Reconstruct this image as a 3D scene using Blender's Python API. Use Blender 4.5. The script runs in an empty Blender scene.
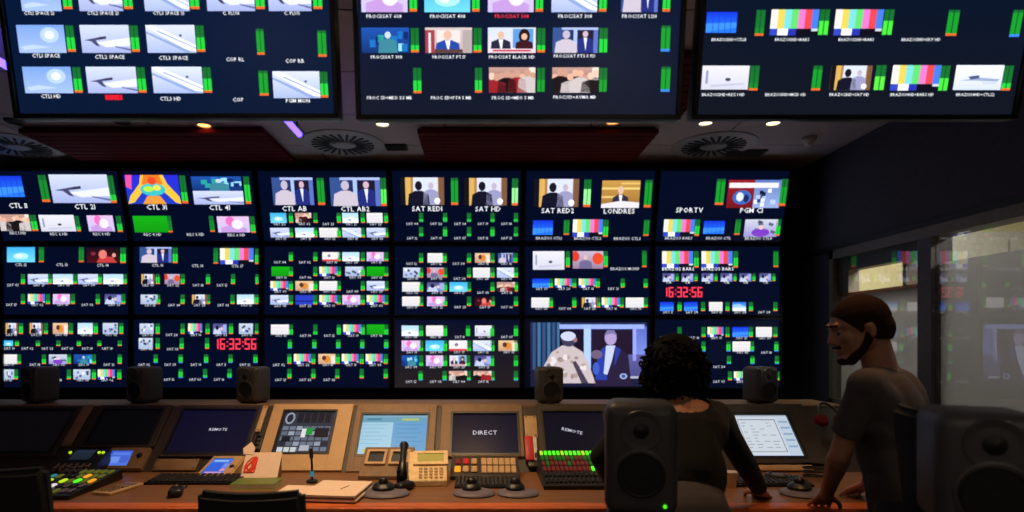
import bpy, bmesh, math, random
from mathutils import Vector, Matrix, Euler
random.seed(7)
R = math.radians
SC = bpy.context.scene
C = SC.collection
PI = math.pi

# ------------------------------------------------------------------ camera
EYE = 1.47                                   # the camera stands 1.47 m above the floor
F = 600.0                                    # focal length in pixels of a 1024 wide picture
cam_d = bpy.data.cameras.new('camera'); cam = bpy.data.objects.new('camera', cam_d); C.objects.link(cam)
cam_d.sensor_width = 36; cam_d.lens = F/1024*36
cam_d.shift_x = 32/1024; cam_d.shift_y = 84/1024
cam_d.clip_start = .05
cam.location = (0, 0, EYE); cam.rotation_euler = (R(90), 0, 0)
SC.camera = cam
cam_d.dof.use_dof = True; cam_d.dof.focus_distance = 3.0; cam_d.dof.aperture_fstop = 1.4

# ------------------------------------------------------------------ world and exposure
W = bpy.data.worlds.new('world'); SC.world = W; W.use_nodes = True
W.node_tree.nodes['Background'].inputs[0].default_value = (.02, .022, .035, 1)
W.node_tree.nodes['Background'].inputs[1].default_value = .1
vs = SC.view_settings
vs.view_transform = 'Standard'; vs.look = 'None'; vs.exposure = 0; vs.gamma = 1; vs.use_curve_mapping = False

# lamps of the room (each lamp object is made by the fixture's builder further down)
WARM = (1.0, .64, .32)
#              x      y     watts  cone  colour of the disc seen     lit disc?
DOWNLIGHTS = [(-1.835, 3.99, 6, 75, (1.0, .34, .08), 3.0, 'amber downlight in the ceiling behind the overhead monitor with the ski run pictures'),
              (.87, 3.93, 6, 75, (1.0, .38, .10), 3.0, 'amber downlight in front of the broad maroon slatted panel'),
              (-.645, 3.97, 14, 80, (1.0, .80, .50), 2.4, 'small pale downlight between the two maroon slatted panels'),
              (1.485, 3.95, 12, 80, (1.0, .78, .48), 2.6, 'pale downlight nearer the maroon slats of the pair by the side wall'),
              (1.93, 3.95, 14, 80, (1.0, .82, .55), 3.4, 'brightest white downlight of the pair by the side wall'),
              (-3.05, 3.93, 0, 75, (.02, .02, .02), 0, 'unlit dark downlight next to the ceiling diffuser by the far corner'),
              (-2.35, 3.93, 0, 75, (.02, .02, .02), 0, 'unlit dark downlight over the maroon slats with the single amber lamp'),
              (-.78, 2.72, 105, 78, WARM, 3.0, 'warm desk downlight hidden above the beige touch panel bay'),
              (-.06, 2.72, 66, 82, WARM, 3.0, 'warm desk downlight hidden above the telephone bay'),
              (-2.0, 2.72, 3, 80, WARM, 3.0, 'warm desk downlight hidden above the video switcher'),
              (1.15, 2.95, 9, 80, WARM, 3.0, 'warm desk downlight hidden above the white document screen'),
              (1.60, 2.36, 40, 66, (1.0, .50, .2), 3.0, 'warm downlight above the standing man')]

# ------------------------------------------------------------------ helpers
def lin(c):
    return tuple(((v/255)/12.92 if v/255 <= .04045 else ((v/255+.055)/1.055)**2.4) for v in c[:3])

MATS = {}
def mat(name, rgb, rough=.6, metal=0, noise=.12, scale=30, bump=0.0, emit=None, es=0, spec=.5):
    """principled material with procedural variation of colour and fine relief; rgb are sRGB 0..255"""
    m = bpy.data.materials.new(name); m.use_nodes = True
    nt = m.node_tree; b = nt.nodes['Principled BSDF']
    c = lin(rgb)
    b.inputs['Roughness'].default_value = rough; b.inputs['Metallic'].default_value = metal
    b.inputs['Specular IOR Level'].default_value = spec
    tc = nt.nodes.new('ShaderNodeTexCoord'); n = nt.nodes.new('ShaderNodeTexNoise')
    n.inputs['Scale'].default_value = scale; n.inputs['Detail'].default_value = 4
    nt.links.new(tc.outputs['Object'], n.inputs['Vector'])
    r = nt.nodes.new('ShaderNodeValToRGB')
    r.color_ramp.elements[0].color = (*[v*(1-noise) for v in c], 1)
    r.color_ramp.elements[1].color = (*[min(1, v*(1+noise)) for v in c], 1)
    r.color_ramp.elements[0].position = .3; r.color_ramp.elements[1].position = .7
    nt.links.new(n.outputs['Fac'], r.inputs['Fac']); nt.links.new(r.outputs['Color'], b.inputs['Base Color'])
    if bump:
        bp = nt.nodes.new('ShaderNodeBump'); bp.inputs['Strength'].default_value = bump; bp.inputs['Distance'].default_value = .003
        nt.links.new(n.outputs['Fac'], bp.inputs['Height']); nt.links.new(bp.outputs['Normal'], b.inputs['Normal'])
    if emit:
        b.inputs['Emission Color'].default_value = (*lin(emit), 1); b.inputs['Emission Strength'].default_value = es
    MATS[name] = m
    return m

def wood(name, rgb):
    m = mat(name, rgb, .42, noise=.22, scale=14)
    nt = m.node_tree
    mp = nt.nodes.new('ShaderNodeMapping'); mp.inputs['Scale'].default_value = (.5, 7, 7)
    tc = [n for n in nt.nodes if n.type == 'TEX_COORD'][0]; nz = [n for n in nt.nodes if n.type == 'TEX_NOISE'][0]
    nt.links.new(tc.outputs['Object'], mp.inputs['Vector']); nt.links.new(mp.outputs['Vector'], nz.inputs['Vector'])
    return m

mat('black_paint', (22, 22, 26), .6); mat('wall_dark', (66, 66, 80), .8, bump=.1); mat('wall_black', (20, 20, 26), .85)
mat('carpet', (48, 46, 50), .95, noise=.35, scale=200, bump=.6); mat('tile_grey', (196, 184, 186), .8, noise=.08, scale=80, bump=.2)
mat('maroon', (96, 22, 30), .9, spec=.1); mat('casing', (14, 14, 17), .4); mat('casing_soft', (30, 30, 34), .5)
mat('white_metal', (175, 172, 170), .5); mat('diffuser_dark', (22, 22, 24), .7)
mat('beige', (196, 160, 116), .55, noise=.05); mat('beige_dark', (128, 98, 68), .55); mat('fascia', (48, 38, 30), .5)
wood('worktop_wood', (128, 88, 56)); wood('nosing_wood', (206, 104, 48))
mat('desk_body', (38, 30, 26), .7); mat('rubber', (12, 12, 13), .7); mat('plastic_black', (16, 16, 18), .38)
mat('plastic_grey', (108, 100, 114), .5); mat('paper', (240, 214, 194), .8, noise=.03); mat('paper_edge', (110, 92, 80), .9)
mat('red_ink', (226, 62, 28), .7); mat('frame_grey', (118, 112, 104), .5); mat('frame_dark', (80, 72, 78), .5)
mat('cream_wall', (186, 176, 136), .8); mat('cabinet_grey', (120, 118, 112), .6); mat('rail_orange', (168, 104, 60), .5)
mat('speaker_grey', (70, 66, 68), .48, bump=.1, scale=300); mat('cone_black', (14, 14, 16), .6); mat('chrome', (180, 180, 185), .25, 1)
mat('skin', (176, 122, 96), .55, noise=.06); mat('hair_brown', (44, 25, 15), .85, noise=.5, scale=260, bump=1.0, spec=.15); mat('hair_black', (10, 8, 8), .75, spec=.15)
mat('shirt_brown', (78, 70, 70), .9, bump=.3, scale=250); mat('top_black', (9, 9, 13), .9, bump=.2, scale=250)
mat('trousers_grey', (74, 68, 70), .9, bump=.3, scale=300); mat('jeans_dark', (42, 42, 50), .9, bump=.3, scale=300); mat('shoe', (24, 22, 22), .6)
mat('eye_white', (150, 140, 132), .4); mat('fabric_black', (17, 17, 20), .85, bump=.4, scale=400)
mat('red_plastic', (196, 32, 44), .45); mat('white_plastic', (214, 206, 200), .5); mat('key_dark', (26, 24, 24), .5)
mat('cable', (18, 16, 16), .6)
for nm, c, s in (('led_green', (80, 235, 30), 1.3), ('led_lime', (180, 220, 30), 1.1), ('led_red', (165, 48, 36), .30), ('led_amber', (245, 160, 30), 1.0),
                 ('led_cyan', (50, 150, 165), .6), ('led_white', (235, 215, 225), 1.0), ('glow_olive', (116, 122, 36), .45), ('led_darkgreen', (22, 120, 22), .5)):
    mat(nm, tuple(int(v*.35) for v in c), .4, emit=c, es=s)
mat('phone_cream', (232, 202, 150), .5)
mat('phone_screen', (120, 110, 40), .4, emit=(214, 190, 84), es=.35)
mat('violet_lamp', (60, 40, 160), .4, emit=(96, 70, 255), es=5.0)
mat('lamp_panel', (240, 235, 215), .5, emit=(255, 238, 196), es=4.5)

def lamp_mat(c, s):
    m = mat('lamp_disc', (200, 180, 150), .4)
    b = m.node_tree.nodes['Principled BSDF']; b.inputs['Emission Color'].default_value = (*c, 1); b.inputs['Emission Strength'].default_value = s
    return m

def screen_mat(name, strength, spec=.2):
    """a lit display: the picture is a colour attribute on the pixels of the screen, under a faintly glossy front"""
    m = bpy.data.materials.new(name); m.use_nodes = True; nt = m.node_tree; b = nt.nodes['Principled BSDF']
    a = nt.nodes.new('ShaderNodeAttribute'); a.attribute_name = 'Col'
    b.inputs['Base Color'].default_value = (.006, .006, .007, 1); b.inputs['Roughness'].default_value = .3; b.inputs['Specular IOR Level'].default_value = spec
    b.inputs['Emission Strength'].default_value = strength
    nt.links.new(a.outputs['Color'], b.inputs['Emission Color'])
    MATS[name] = m
screen_mat('screen', 1.25); screen_mat('screen_large', 1.3); screen_mat('screen_desk', 1.0, .07)

def glass_mat():
    m = bpy.data.materials.new('clear_glass'); m.use_nodes = True; nt = m.node_tree
    for n in list(nt.nodes): nt.nodes.remove(n)
    o = nt.nodes.new('ShaderNodeOutputMaterial'); mx = nt.nodes.new('ShaderNodeMixShader')
    t = nt.nodes.new('ShaderNodeBsdfTransparent'); g = nt.nodes.new('ShaderNodeBsdfGlossy'); f = nt.nodes.new('ShaderNodeFresnel')
    g.inputs['Roughness'].default_value = .004; f.inputs['IOR'].default_value = 2.15; t.inputs['Color'].default_value = (.93, .95, .94, 1)
    ge = nt.nodes.new('ShaderNodeNewGeometry'); ma = nt.nodes.new('ShaderNodeMath'); ma.operation = 'SUBTRACT'; ma.inputs[0].default_value = 1; mb_ = nt.nodes.new('ShaderNodeMath'); mb_.operation = 'MULTIPLY'
    nt.links.new(ge.outputs['Backfacing'], ma.inputs[1]); nt.links.new(f.outputs[0], mb_.inputs[0]); nt.links.new(ma.outputs[0], mb_.inputs[1])
    nt.links.new(mb_.outputs[0], mx.inputs[0]); nt.links.new(t.outputs[0], mx.inputs[1]); nt.links.new(g.outputs[0], mx.inputs[2]); nt.links.new(mx.outputs[0], o.inputs[0])
    MATS['clear_glass'] = m
    m = bpy.data.materials.new('frosted_film'); m.use_nodes = True; nt = m.node_tree
    for n in list(nt.nodes): nt.nodes.remove(n)
    o = nt.nodes.new('ShaderNodeOutputMaterial'); mx = nt.nodes.new('ShaderNodeMixShader')
    d = nt.nodes.new('ShaderNodeBsdfDiffuse'); tr = nt.nodes.new('ShaderNodeBsdfTranslucent'); mx.inputs[0].default_value = .5
    n = nt.nodes.new('ShaderNodeTexNoise'); n.inputs['Scale'].default_value = 3
    rp = nt.nodes.new('ShaderNodeValToRGB'); rp.color_ramp.elements[0].color = (.50, .49, .50, 1); rp.color_ramp.elements[1].color = (.60, .59, .61, 1)
    nt.links.new(n.outputs['Fac'], rp.inputs['Fac']); nt.links.new(rp.outputs[0], d.inputs[0]); nt.links.new(rp.outputs[0], tr.inputs[0])
    nt.links.new(d.outputs[0], mx.inputs[1]); nt.links.new(tr.outputs[0], mx.inputs[2]); nt.links.new(mx.outputs[0], o.inputs[0])
    MATS['frosted_film'] = m
glass_mat()

def link(o, parent=None):
    C.objects.link(o)
    if parent: o.parent = parent
    return o

def tag(o, label=None, cat=None, group=None, kind=None):
    if label: o['label'] = label
    if cat: o['category'] = cat
    if group: o['group'] = group
    if kind: o['kind'] = kind
    return o

def thing(name, label, cat, loc=(0, 0, 0), rot=(0, 0, 0), group=None):
    o = link(bpy.data.objects.new(name, None)); o.location = loc; o.rotation_euler = rot; o.empty_display_size = .1
    return tag(o, label, cat, group)

class MB:
    """collects shapes into one mesh"""
    def __init__(s): s.v = []; s.f = []; s.sm = []
    def add(s, vs, fs, smooth=False, M=None):
        k = len(s.v)
        for p in vs: s.v.append(tuple(M @ Vector(p)) if M else tuple(p))
        for f in fs: s.f.append([i+k for i in f]); s.sm.append(smooth)
        return s
    def box(s, c, d, M=None):
        x, y, z = (v/2 for v in d); cx, cy, cz = c
        vs = [(cx+i*x, cy+j*y, cz+k*z) for k in (-1, 1) for j in (-1, 1) for i in (-1, 1)]
        return s.add(vs, [(0, 2, 3, 1), (4, 5, 7, 6), (0, 1, 5, 4), (2, 6, 7, 3), (0, 4, 6, 2), (1, 3, 7, 5)], False, M)
    def rbox(s, c, d, r=.01, seg=3, M=None, taper=None):
        bm = bmesh.new(); bmesh.ops.create_cube(bm, size=1)
        for v in bm.verts: v.co = Vector((v.co.x*d[0], v.co.y*d[1], v.co.z*d[2]))
        if taper:
            for v in bm.verts: taper(v.co)
        bmesh.ops.bevel(bm, geom=bm.edges[:], offset=r, segments=seg, affect='EDGES', profile=.5)
        bm.verts.index_update()
        s.add([v.co+Vector(c) for v in bm.verts], [[v.index for v in f.verts] for f in bm.faces], seg > 1, M); bm.free(); return s
    def lathe(s, prof, n=24, M=None, closed=False):
        """prof: (radius, height) pairs around z"""
        vs = []; fs = []
        for (r, z) in prof:
            for i in range(n): a = 2*PI*i/n; vs.append((r*math.cos(a), r*math.sin(a), z))
        for k in range(len(prof)-1):
            for i in range(n): j = (i+1) % n; fs.append((k*n+i, k*n+j, (k+1)*n+j, (k+1)*n+i))
        if prof[0][0] > 1e-5: fs.append(tuple(range(n-1, -1, -1)))
        if prof[-1][0] > 1e-5: fs.append(tuple((len(prof)-1)*n+i for i in range(n)))
        return s.add(vs, fs, True, M)
    def cyl(s, a, b, r, r2=None, n=14):
        a = Vector(a); b = Vector(b); d = b-a
        M = Matrix.Translation(a) @ d.to_track_quat('Z', 'Y').to_matrix().to_4x4()
        return s.lathe([(r, 0), (r if r2 is None else r2, d.length)], n, M)
    def tube(s, pts, r, n=8):
        pts = [Vector(p) for p in pts]; vs = []; fs = []; up = Vector((.03, .05, 1)).normalized()
        for i, p in enumerate(pts):
            t = (pts[min(i+1, len(pts)-1)]-pts[max(i-1, 0)]).normalized()
            x = t.cross(up)
            if x.length < 1e-3: x = t.cross(Vector((1, 0, 0)))
            x.normalize(); y = x.cross(t)
            rr = r[i] if isinstance(r, (list, tuple)) else r
            for k in range(n): a = 2*PI*k/n; vs.append(p+x*rr*math.cos(a)+y*rr*math.sin(a))
        for i in range(len(pts)-1):
            for k in range(n): j = (k+1) % n; fs.append((i*n+k, i*n+j, (i+1)*n+j, (i+1)*n+k))
        fs.append(tuple(range(n-1, -1, -1))); fs.append(tuple((len(pts)-1)*n+i for i in range(n)))
        return s.add(vs, fs, True)
    def prism(s, prof, x0, x1, M=None):
        """prof: (y, z) outline extruded along x"""
        n = len(prof); vs = [(x0, y, z) for y, z in prof]+[(x1, y, z) for y, z in prof]
        fs = [tuple(range(n)), tuple(range(2*n-1, n-1, -1))]+[(i, i+n, (i+1) % n+n, (i+1) % n) for i in range(n)]
        return s.add(vs, fs, False, M)
    def build(s, name, m, parent=None, bevel=0):
        me = bpy.data.meshes.new(name); me.from_pydata([tuple(v) for v in s.v], [], s.f); me.update()
        bm = bmesh.new(); bm.from_mesh(me); bmesh.ops.recalc_face_normals(bm, faces=bm.faces[:]); bm.to_mesh(me); bm.free()
        me.polygons.foreach_set('use_smooth', s.sm)
        if any(s.sm): me.set_sharp_from_angle(angle=R(42))
        me.materials.append(MATS[m] if isinstance(m, str) else m)
        o = link(bpy.data.objects.new(name, me), parent)
        if bevel:
            md = o.modifiers.new('edge', 'BEVEL'); md.width = bevel; md.segments = 2; md.limit_method = 'ANGLE'
        return o

def struct(name, mb, m, parent=None):
    o = mb.build(name, m, parent)
    if not parent: o['kind'] = 'structure'
    return o

def copy_tree(o, parent=None):
    c = o.copy(); link(c, parent)
    for ch in list(o.children): copy_tree(ch, c)
    return c

# ------------------------------------------------------------------ lettering
GL = {}
def glyph(ch):
    if ch in GL: return GL[ch]
    cu = bpy.data.curves.new('glyph', 'FONT'); cu.body = ch; cu.size = 1.36; cu.resolution_u = 1; cu.offset = .010
    o = bpy.data.objects.new('glyph', cu); C.objects.link(o)
    me = bpy.data.meshes.new_from_object(o.evaluated_get(bpy.context.evaluated_depsgraph_get()))
    vs = [(v.co.x, v.co.y) for v in me.vertices]; fs = [tuple(p.vertices) for p in me.polygons]
    x0 = min((v[0] for v in vs), default=0); x1 = max((v[0] for v in vs), default=.3)
    GL[ch] = ([(x-x0, y) for x, y in vs], fs, x1-x0)
    bpy.data.meshes.remove(me); C.objects.unlink(o); bpy.data.objects.remove(o); bpy.data.curves.remove(cu)
    return GL[ch]

SEG = {'0': 'abcdef', '1': 'bc', '2': 'abged', '3': 'abgcd', '4': 'fgbc', '5': 'afgcd', '6': 'afgedc', '7': 'abc', '8': 'abcdefg', '9': 'abcdfg'}

class Picture:
    """flat print of a lit screen: coloured areas in the screen's own metres (x to the right, v up), each layer a hair above the last"""
    def __init__(s, pt): s.pt = pt; s.v = []; s.f = []; s.c = []
    def area(s, pts, cols, L):
        k = len(s.v); s.v += [s.pt(x, v, L) for x, v in pts]; s.f.append(list(range(k, k+len(pts))))
        if not isinstance(cols, list): cols = [cols]*len(pts)
        s.c += [lin(c) for c in cols]
    def rect(s, x0, v0, x1, v1, col, L=1, col2=None):
        """v0 is the upper edge; col2 colours the lower edge"""
        b = col2 or col
        s.area([(x0, v1), (x1, v1), (x1, v0), (x0, v0)], [b, b, col, col], L)
    def text(s, t, x, v, h, col, L=6, rot=0):
        w = 0; items = []
        for ch in t:
            if ch == ' ': w += .45; continue
            vs, fs, gw = glyph(ch); items.append((w, vs, fs)); w += gw+.14
        w -= .14; c = lin(col); ca, sa = math.cos(rot), math.sin(rot)
        for (ox, vs, fs) in items:
            k = len(s.v)
            for (a, b) in vs:
                a, b = (a+ox-w/2)*h, (b-.5)*h
                s.v.append(s.pt(x+a*ca-b*sa, v+a*sa+b*ca, L)); s.c.append(c)
            s.f += [[i+k for i in f] for f in fs]
    def clock(s, t, x, v, h, col, L=6):
        cw = h*.66; w = sum(cw if ch != ':' else cw*.45 for ch in t); x -= w/2; th = h*.15; dw = cw*.8
        for ch in t:
            if ch == ':':
                for q in (.22, -.22): s.rect(x+cw*.06, v+q*h+th/2, x+cw*.06+th, v+q*h-th/2, col, L)
                x += cw*.45; continue
            for g in SEG[ch]:
                if g in 'agd': q = {'a': .5, 'g': 0, 'd': -.5}[g]; s.rect(x, v+q*h+th/2, x+dw, v+q*h-th/2, col, L)
                else:
                    xx = x if g in 'fe' else x+dw-th; q = 0.25 if g in 'fb' else -.25
                    s.rect(xx, v+(q+.25)*h, xx+th, v+(q-.25)*h, col, L)
            x += cw
    # a thumbnail: fractions of its own frame, u to the right, w downwards
    def sub(s, x0, v0, x1, v1):
        class P: pass
        p = P(); fx = lambda u: x0+(x1-x0)*u; fv = lambda w: v0+(v1-v0)*w
        p.r = lambda u0, w0, u1, w1, c, L=2, c2=None: s.rect(fx(u0), fv(w0), fx(u1), fv(w1), c, L, c2)
        cl = lambda q: min(1, max(0, q))
        p.a = lambda pts, c, L=3: s.area([(fx(cl(u)), fv(cl(w))) for u, w in pts], c, L)
        p.e = lambda u, w, ru, rw, c, L=4, n=14: s.area([(fx(cl(u+ru*math.cos(2*PI*i/n))), fv(cl(w-rw*math.sin(2*PI*i/n)))) for i in range(n)], c, L)
        return p
    def build(s, name, m, parent):
        me = bpy.data.meshes.new(name); me.from_pydata(s.v, [], s.f); me.update()
        at = me.color_attributes.new('Col', 'FLOAT_COLOR', 'POINT')
        flat = []
        for c in s.c: flat += [*c, 1]
        at.data.foreach_set('color', flat)
        me.materials.append(MATS[m]); return link(bpy.data.objects.new(name, me), parent)

def person_shape(p, u, w, s, head, body, L=5, suit=None):
    p.a([(u-.17*s, 1), (u-.15*s, w+.2*s), (u-.05*s, w+.12*s), (u+.05*s, w+.12*s), (u+.15*s, w+.2*s), (u+.17*s, 1)], body, L)
    if suit: p.a([(u-.035*s, w+.13*s), (u+.035*s, w+.13*s), (u+.01*s, w+.6*s)], suit, L+1)
    p.e(u, w, .055*s, .115*s, head, L+2)

BARS = [(235, 235, 225), (225, 205, 90), (120, 215, 215), (95, 215, 110), (230, 120, 200), (225, 70, 80), (70, 120, 225)]
def thumb(P, kind, x0, v0, x1, v1):
    p = P.sub(x0, v0, x1, v1); rnd = random.Random(int((x0*7919+v0*104729)*1000) & 0xffff)
    if kind == 'snow':
        p.r(0, 0, 1, 1, (205, 214, 240), 2, (160, 172, 222))
        p.a([(.3, .62), (1, .45), (1, .75), (.5, .8)], (225, 228, 245), 3)
        p.a([(.05, .55), (.25, .48), (.42, .42), (.5, .5), (.3, .55), (.38, .78), (.3, .74), (.2, .58)], (70, 70, 110), 4)
        p.a([(.36, .44), (.52, .4), (.52, .5), (.38, .52)], (50, 50, 80), 5)
        p.a([(.68, .75), (1, .86), (1, .93), (.7, .8)], (95, 100, 150), 4)
    elif kind == 'sky':
        p.r(0, 0, 1, 1, (120, 158, 232), 2, (160, 186, 244)); p.e(.68, .36, .2, .28, (180, 205, 250), 3); p.e(.68, .36, .1, .15, (225, 235, 255), 4)
        p.a([(.05, .78), (.3, .7), (.7, .8), (.1, .9)], (185, 205, 246), 3)
    elif kind == 'slope':
        p.r(0, 0, 1, 1, (214, 220, 242), 2, (165, 182, 228))
        p.a([(0, .05), (.12, 0), (1, .72), (1, .95), (.8, .9)], (238, 240, 250), 3); p.a([(0, .3), (0, .22), (.9, .96), (.8, 1)], (140, 160, 214), 4)
        p.a([(.2, .22), (.25, .2), (1, .82), (1, .86)], (150, 168, 220), 4); p.e(.7, .38, .03, .05, (80, 90, 130), 5)
    elif kind == 'bars':
        for i, c in enumerate(BARS): p.r(i/7, 0, (i+1)/7, .74, c)
        p.r(0, .74, .16, 1, (50, 70, 190)); p.r(.16, .74, .38, 1, (240, 240, 250)); p.r(.38, .74, .55, 1, (40, 50, 170)); p.r(.55, .74, 1, 1, (14, 14, 26))
        p.r(.87, .74, 1, .84, (200, 210, 225), 3)
    elif kind == 'deep':
        p.r(0, 0, 1, 1, (20, 50, 215), 2, (40, 120, 245)); p.a([(0, .55), (1, .5), (1, .75), (0, .95)], (60, 140, 250), 3)
        for i in range(1, 5): p.r(i/5, 0, i/5+.02, 1, (16, 60, 200), 4)
    elif kind == 'cyan':
        p.r(0, 0, 1, 1, (60, 170, 230), 2, (110, 210, 245)); p.e(.5, .6, .28, .22, (170, 232, 250), 3); p.e(.45, .58, .1, .12, (240, 250, 255), 4)
    elif kind == 'crowd':
        p.r(0, 0, 1, 1, (190, 150, 140), 2, (120, 60, 60))
        for i in range(9):
            u = .06+i*.11; w = rnd.uniform(.18, .45)
            person_shape(p, u, w, 1.25, rnd.choice([(225, 175, 150), (200, 150, 130), (235, 195, 175)]), rnd.choice([(24, 18, 22), (150, 34, 40), (60, 24, 30), (200, 190, 190)]), 3+(i % 2)*3)
        p.r(.86, .0, 1, .5, (225, 215, 205), 3)
    elif kind == 'soldier':
        p.r(0, 0, 1, 1, (40, 52, 104), 2, (28, 34, 70)); p.r(0, 0, .22, 1, (52, 80, 140), 3); p.r(.2, 0, 1, .09, (170, 185, 235), 4)
        p.r(.46, .05, .54, 1, (165, 190, 240), 4); p.r(.56, .12, .9, .8, (30, 24, 48), 3); p.r(.9, .05, 1, 1, (90, 110, 190), 3)
        person_shape(p, .3, .28, 1.5, (190, 180, 205), (200, 190, 205), 6)
        person_shape(p, .72, .26, 1.1, (205, 175, 190), (34, 44, 120), 6, (225, 230, 250))
    elif kind == 'door':
        p.r(0, 0, 1, 1, (170, 130, 70), 2); p.r(0, 0, .12, 1, (20, 18, 24), 4); p.r(.12, 0, .24, 1, (214, 170, 90), 3); p.r(.3, 0, .86, 1, (212, 218, 244), 3)
        p.r(.88, 0, 1, 1, (120, 84, 60), 4)
        person_shape(p, .42, .3, 1.5, (26, 22, 34), (20, 20, 38), 5); person_shape(p, .7, .3, 1.1, (190, 175, 196), (150, 150, 190), 5); p.e(.84, .85, .07, .12, (235, 235, 245), 8)
    elif kind == 'suit':
        p.r(0, 0, 1, 1, (205, 190, 190), 2, (190, 170, 165)); p.r(0, .1, .2, 1, (160, 60, 70), 3); p.r(.07, .2, .12, 1, (225, 215, 225), 4); p.r(.8, .1, 1, 1, (175, 160, 160), 3)
        p.r(.25, .1, .75, .6, (226, 216, 214), 3); person_shape(p, .48, .3, 1.6, (222, 180, 160), (36, 70, 160), 5, (235, 238, 248)); p.r(.2, .86, .8, 1, (90, 60, 56), 9)
    elif kind == 'anchors':
        p.r(0, 0, 1, 1, (205, 215, 240), 2, (225, 215, 225)); p.r(.52, .05, .95, .8, (90, 150, 215), 3)
        person_shape(p, .27, .3, 1.3, (222, 178, 150), (40, 40, 62), 5, (240, 240, 245)); p.e(.76, .34, .12, .3, (40, 22, 18), 4); person_shape(p, .76, .36, 1.15, (226, 176, 150), (60, 24, 34), 5)
        p.r(0, .84, 1, 1, (230, 210, 220), 9); p.r(.1, .88, .9, .95, (196, 60, 80), 10)
    elif kind == 'lab':
        p.r(0, 0, 1, 1, (30, 80, 170), 2, (20, 50, 110)); 
        for i in range(12):
            u, w = rnd.random()*.9, rnd.random()*.7; p.r(u, w, min(1, u+.12), min(1, w+.3), rnd.choice([(60, 190, 235), (20, 40, 110), (150, 220, 245), (30, 110, 190), (40, 160, 150)]), 3+i % 3)
        person_shape(p, .55, .3, 1.2, (190, 210, 220), (60, 130, 150), 7)
    elif kind == 'parliament':
        p.r(0, 0, 1, 1, (196, 150, 74), 2, (150, 104, 50)); p.r(0, .25, 1, .33, (230, 200, 120), 3); p.r(.5, .08, 1, .14, (226, 190, 110), 3); p.r(0, .56, .4, .64, (224, 190, 110), 3)
        person_shape(p, .5, .35, 1.35, (220, 184, 160), (46, 44, 64), 5, (228, 228, 238)); p.a([(0, .86), (.5, .74), (1, .8), (1, 1), (0, 1)], (226, 222, 228), 8)
    elif kind == 'heat':
        p.r(0, 0, 1, 1, (40, 40, 210), 2, (30, 60, 190)); p.a([(.02, 0), (.14, 0), (.1, .5), (0, .4)], (226, 80, 160), 3)
        p.a([(.3, 0), (.72, 0), (.78, .3), (.98, .75), (1, 1), (.9, .95), (.66, .5), (.34, .5), (.12, .95), (0, 1), (.06, .72), (.26, .3)], (236, 190, 60), 4)
        p.a([(.36, 0), (.64, 0), (.7, .3), (.5, .55), (.3, .3)], (240, 120, 40), 5); p.e(.5, .5, .24, .22, (60, 190, 190), 6); p.e(.42, .48, .1, .1, (180, 230, 70), 7); p.e(.58, .44, .07, .1, (240, 220, 70), 7); p.e(.5, .2, .08, .14, (225, 70, 40), 7)
        p.a([(.38, .72), (.62, .72), (.72, 1), (.28, 1)], (232, 150, 60), 6)
    elif kind == 'green': p.r(0, 0, 1, 1, (22, 168, 22), 2, (16, 146, 16))
    elif kind == 'white': p.r(0, 0, 1, 1, (232, 228, 226), 2, (214, 212, 218)); p.r(.05, .3, .95, .34, (205, 205, 214), 3)
    elif kind == 'dot':
        p.r(0, 0, 1, 1, (226, 224, 232), 2, (205, 206, 224)); p.e(.56, .58, .06, .07, (60, 64, 80), 4); p.r(.08, .2, .13, .75, (140, 146, 186), 4); p.a([(.2, .8), (.9, .72), (.9, .8), (.2, .9)], (190, 192, 212), 3)
    elif kind == 'pink':
        p.r(0, 0, 1, 1, (222, 184, 226), 2, (196, 190, 236)); p.e(.4, .3, .14, .3, (238, 110, 190), 4); p.e(.62, .5, .18, .3, (240, 226, 240), 5); p.a([(.1, .7), (.5, .5), (.9, .75), (.9, 1), (.1, 1)], (190, 150, 215), 3)
    elif kind == 'sport':
        p.r(0, 0, 1, 1, (150, 30, 40), 2, (110, 20, 30)); p.r(.02, .1, .95, .28, (232, 228, 236), 4); p.r(.5, 0, 1, 1, (90, 120, 190), 3, (150, 170, 220))
        for i in range(12): u = .5+rnd.random()*.42; w = .3+rnd.random()*.55; p.r(u, w, u+.07, w+.14, rnd.choice([(235, 240, 250), (40, 60, 140), (20, 24, 50), (180, 200, 240)]), 5)
        p.e(.28, .62, .18, .26, (60, 100, 180), 5); p.e(.24, .6, .07, .16, (220, 230, 245), 6); p.e(.36, .66, .05, .14, (28, 40, 90), 6)
    elif kind == 'purple':
        p.r(0, 0, 1, 1, (200, 205, 220), 2, (150, 140, 205))
        for i in range(10): u = rnd.random()*.85; w = rnd.random()*.6; p.a([(u, w), (u+.15, w+.1), (u+.1, w+.25), (u-.02, w+.15)], rnd.choice([(60, 60, 90), (235, 240, 245), (40, 110, 90), (90, 90, 130)]), 3+i % 3)
        p.e(.5, .75, .28, .24, (120, 60, 190), 7); p.e(.5, .45, .07, .14, (225, 190, 190), 8)
    elif kind == 'singer':
        p.r(0, 0, 1, 1, (26, 12, 24), 2, (70, 16, 20)); p.e(.5, .45, .13, .3, (220, 120, 110), 5); p.a([(.3, 1), (.42, .55), (.8, .62), (.95, 1)], (190, 60, 60), 4); p.e(.2, .4, .08, .12, (120, 40, 60), 4); p.e(.85, .5, .06, .14, (226, 150, 140), 5)
    elif kind == 'redpic':
        p.r(0, 0, 1, 1, (190, 176, 200), 2, (150, 120, 150)); p.e(.82, .42, .18, .34, (226, 74, 44), 4); p.e(.08, .3, .14, .3, (210, 60, 50), 4); person_shape(p, .42, .36, 1.3, (210, 180, 180), (110, 100, 140), 5)
    elif kind == 'orange':
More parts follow.
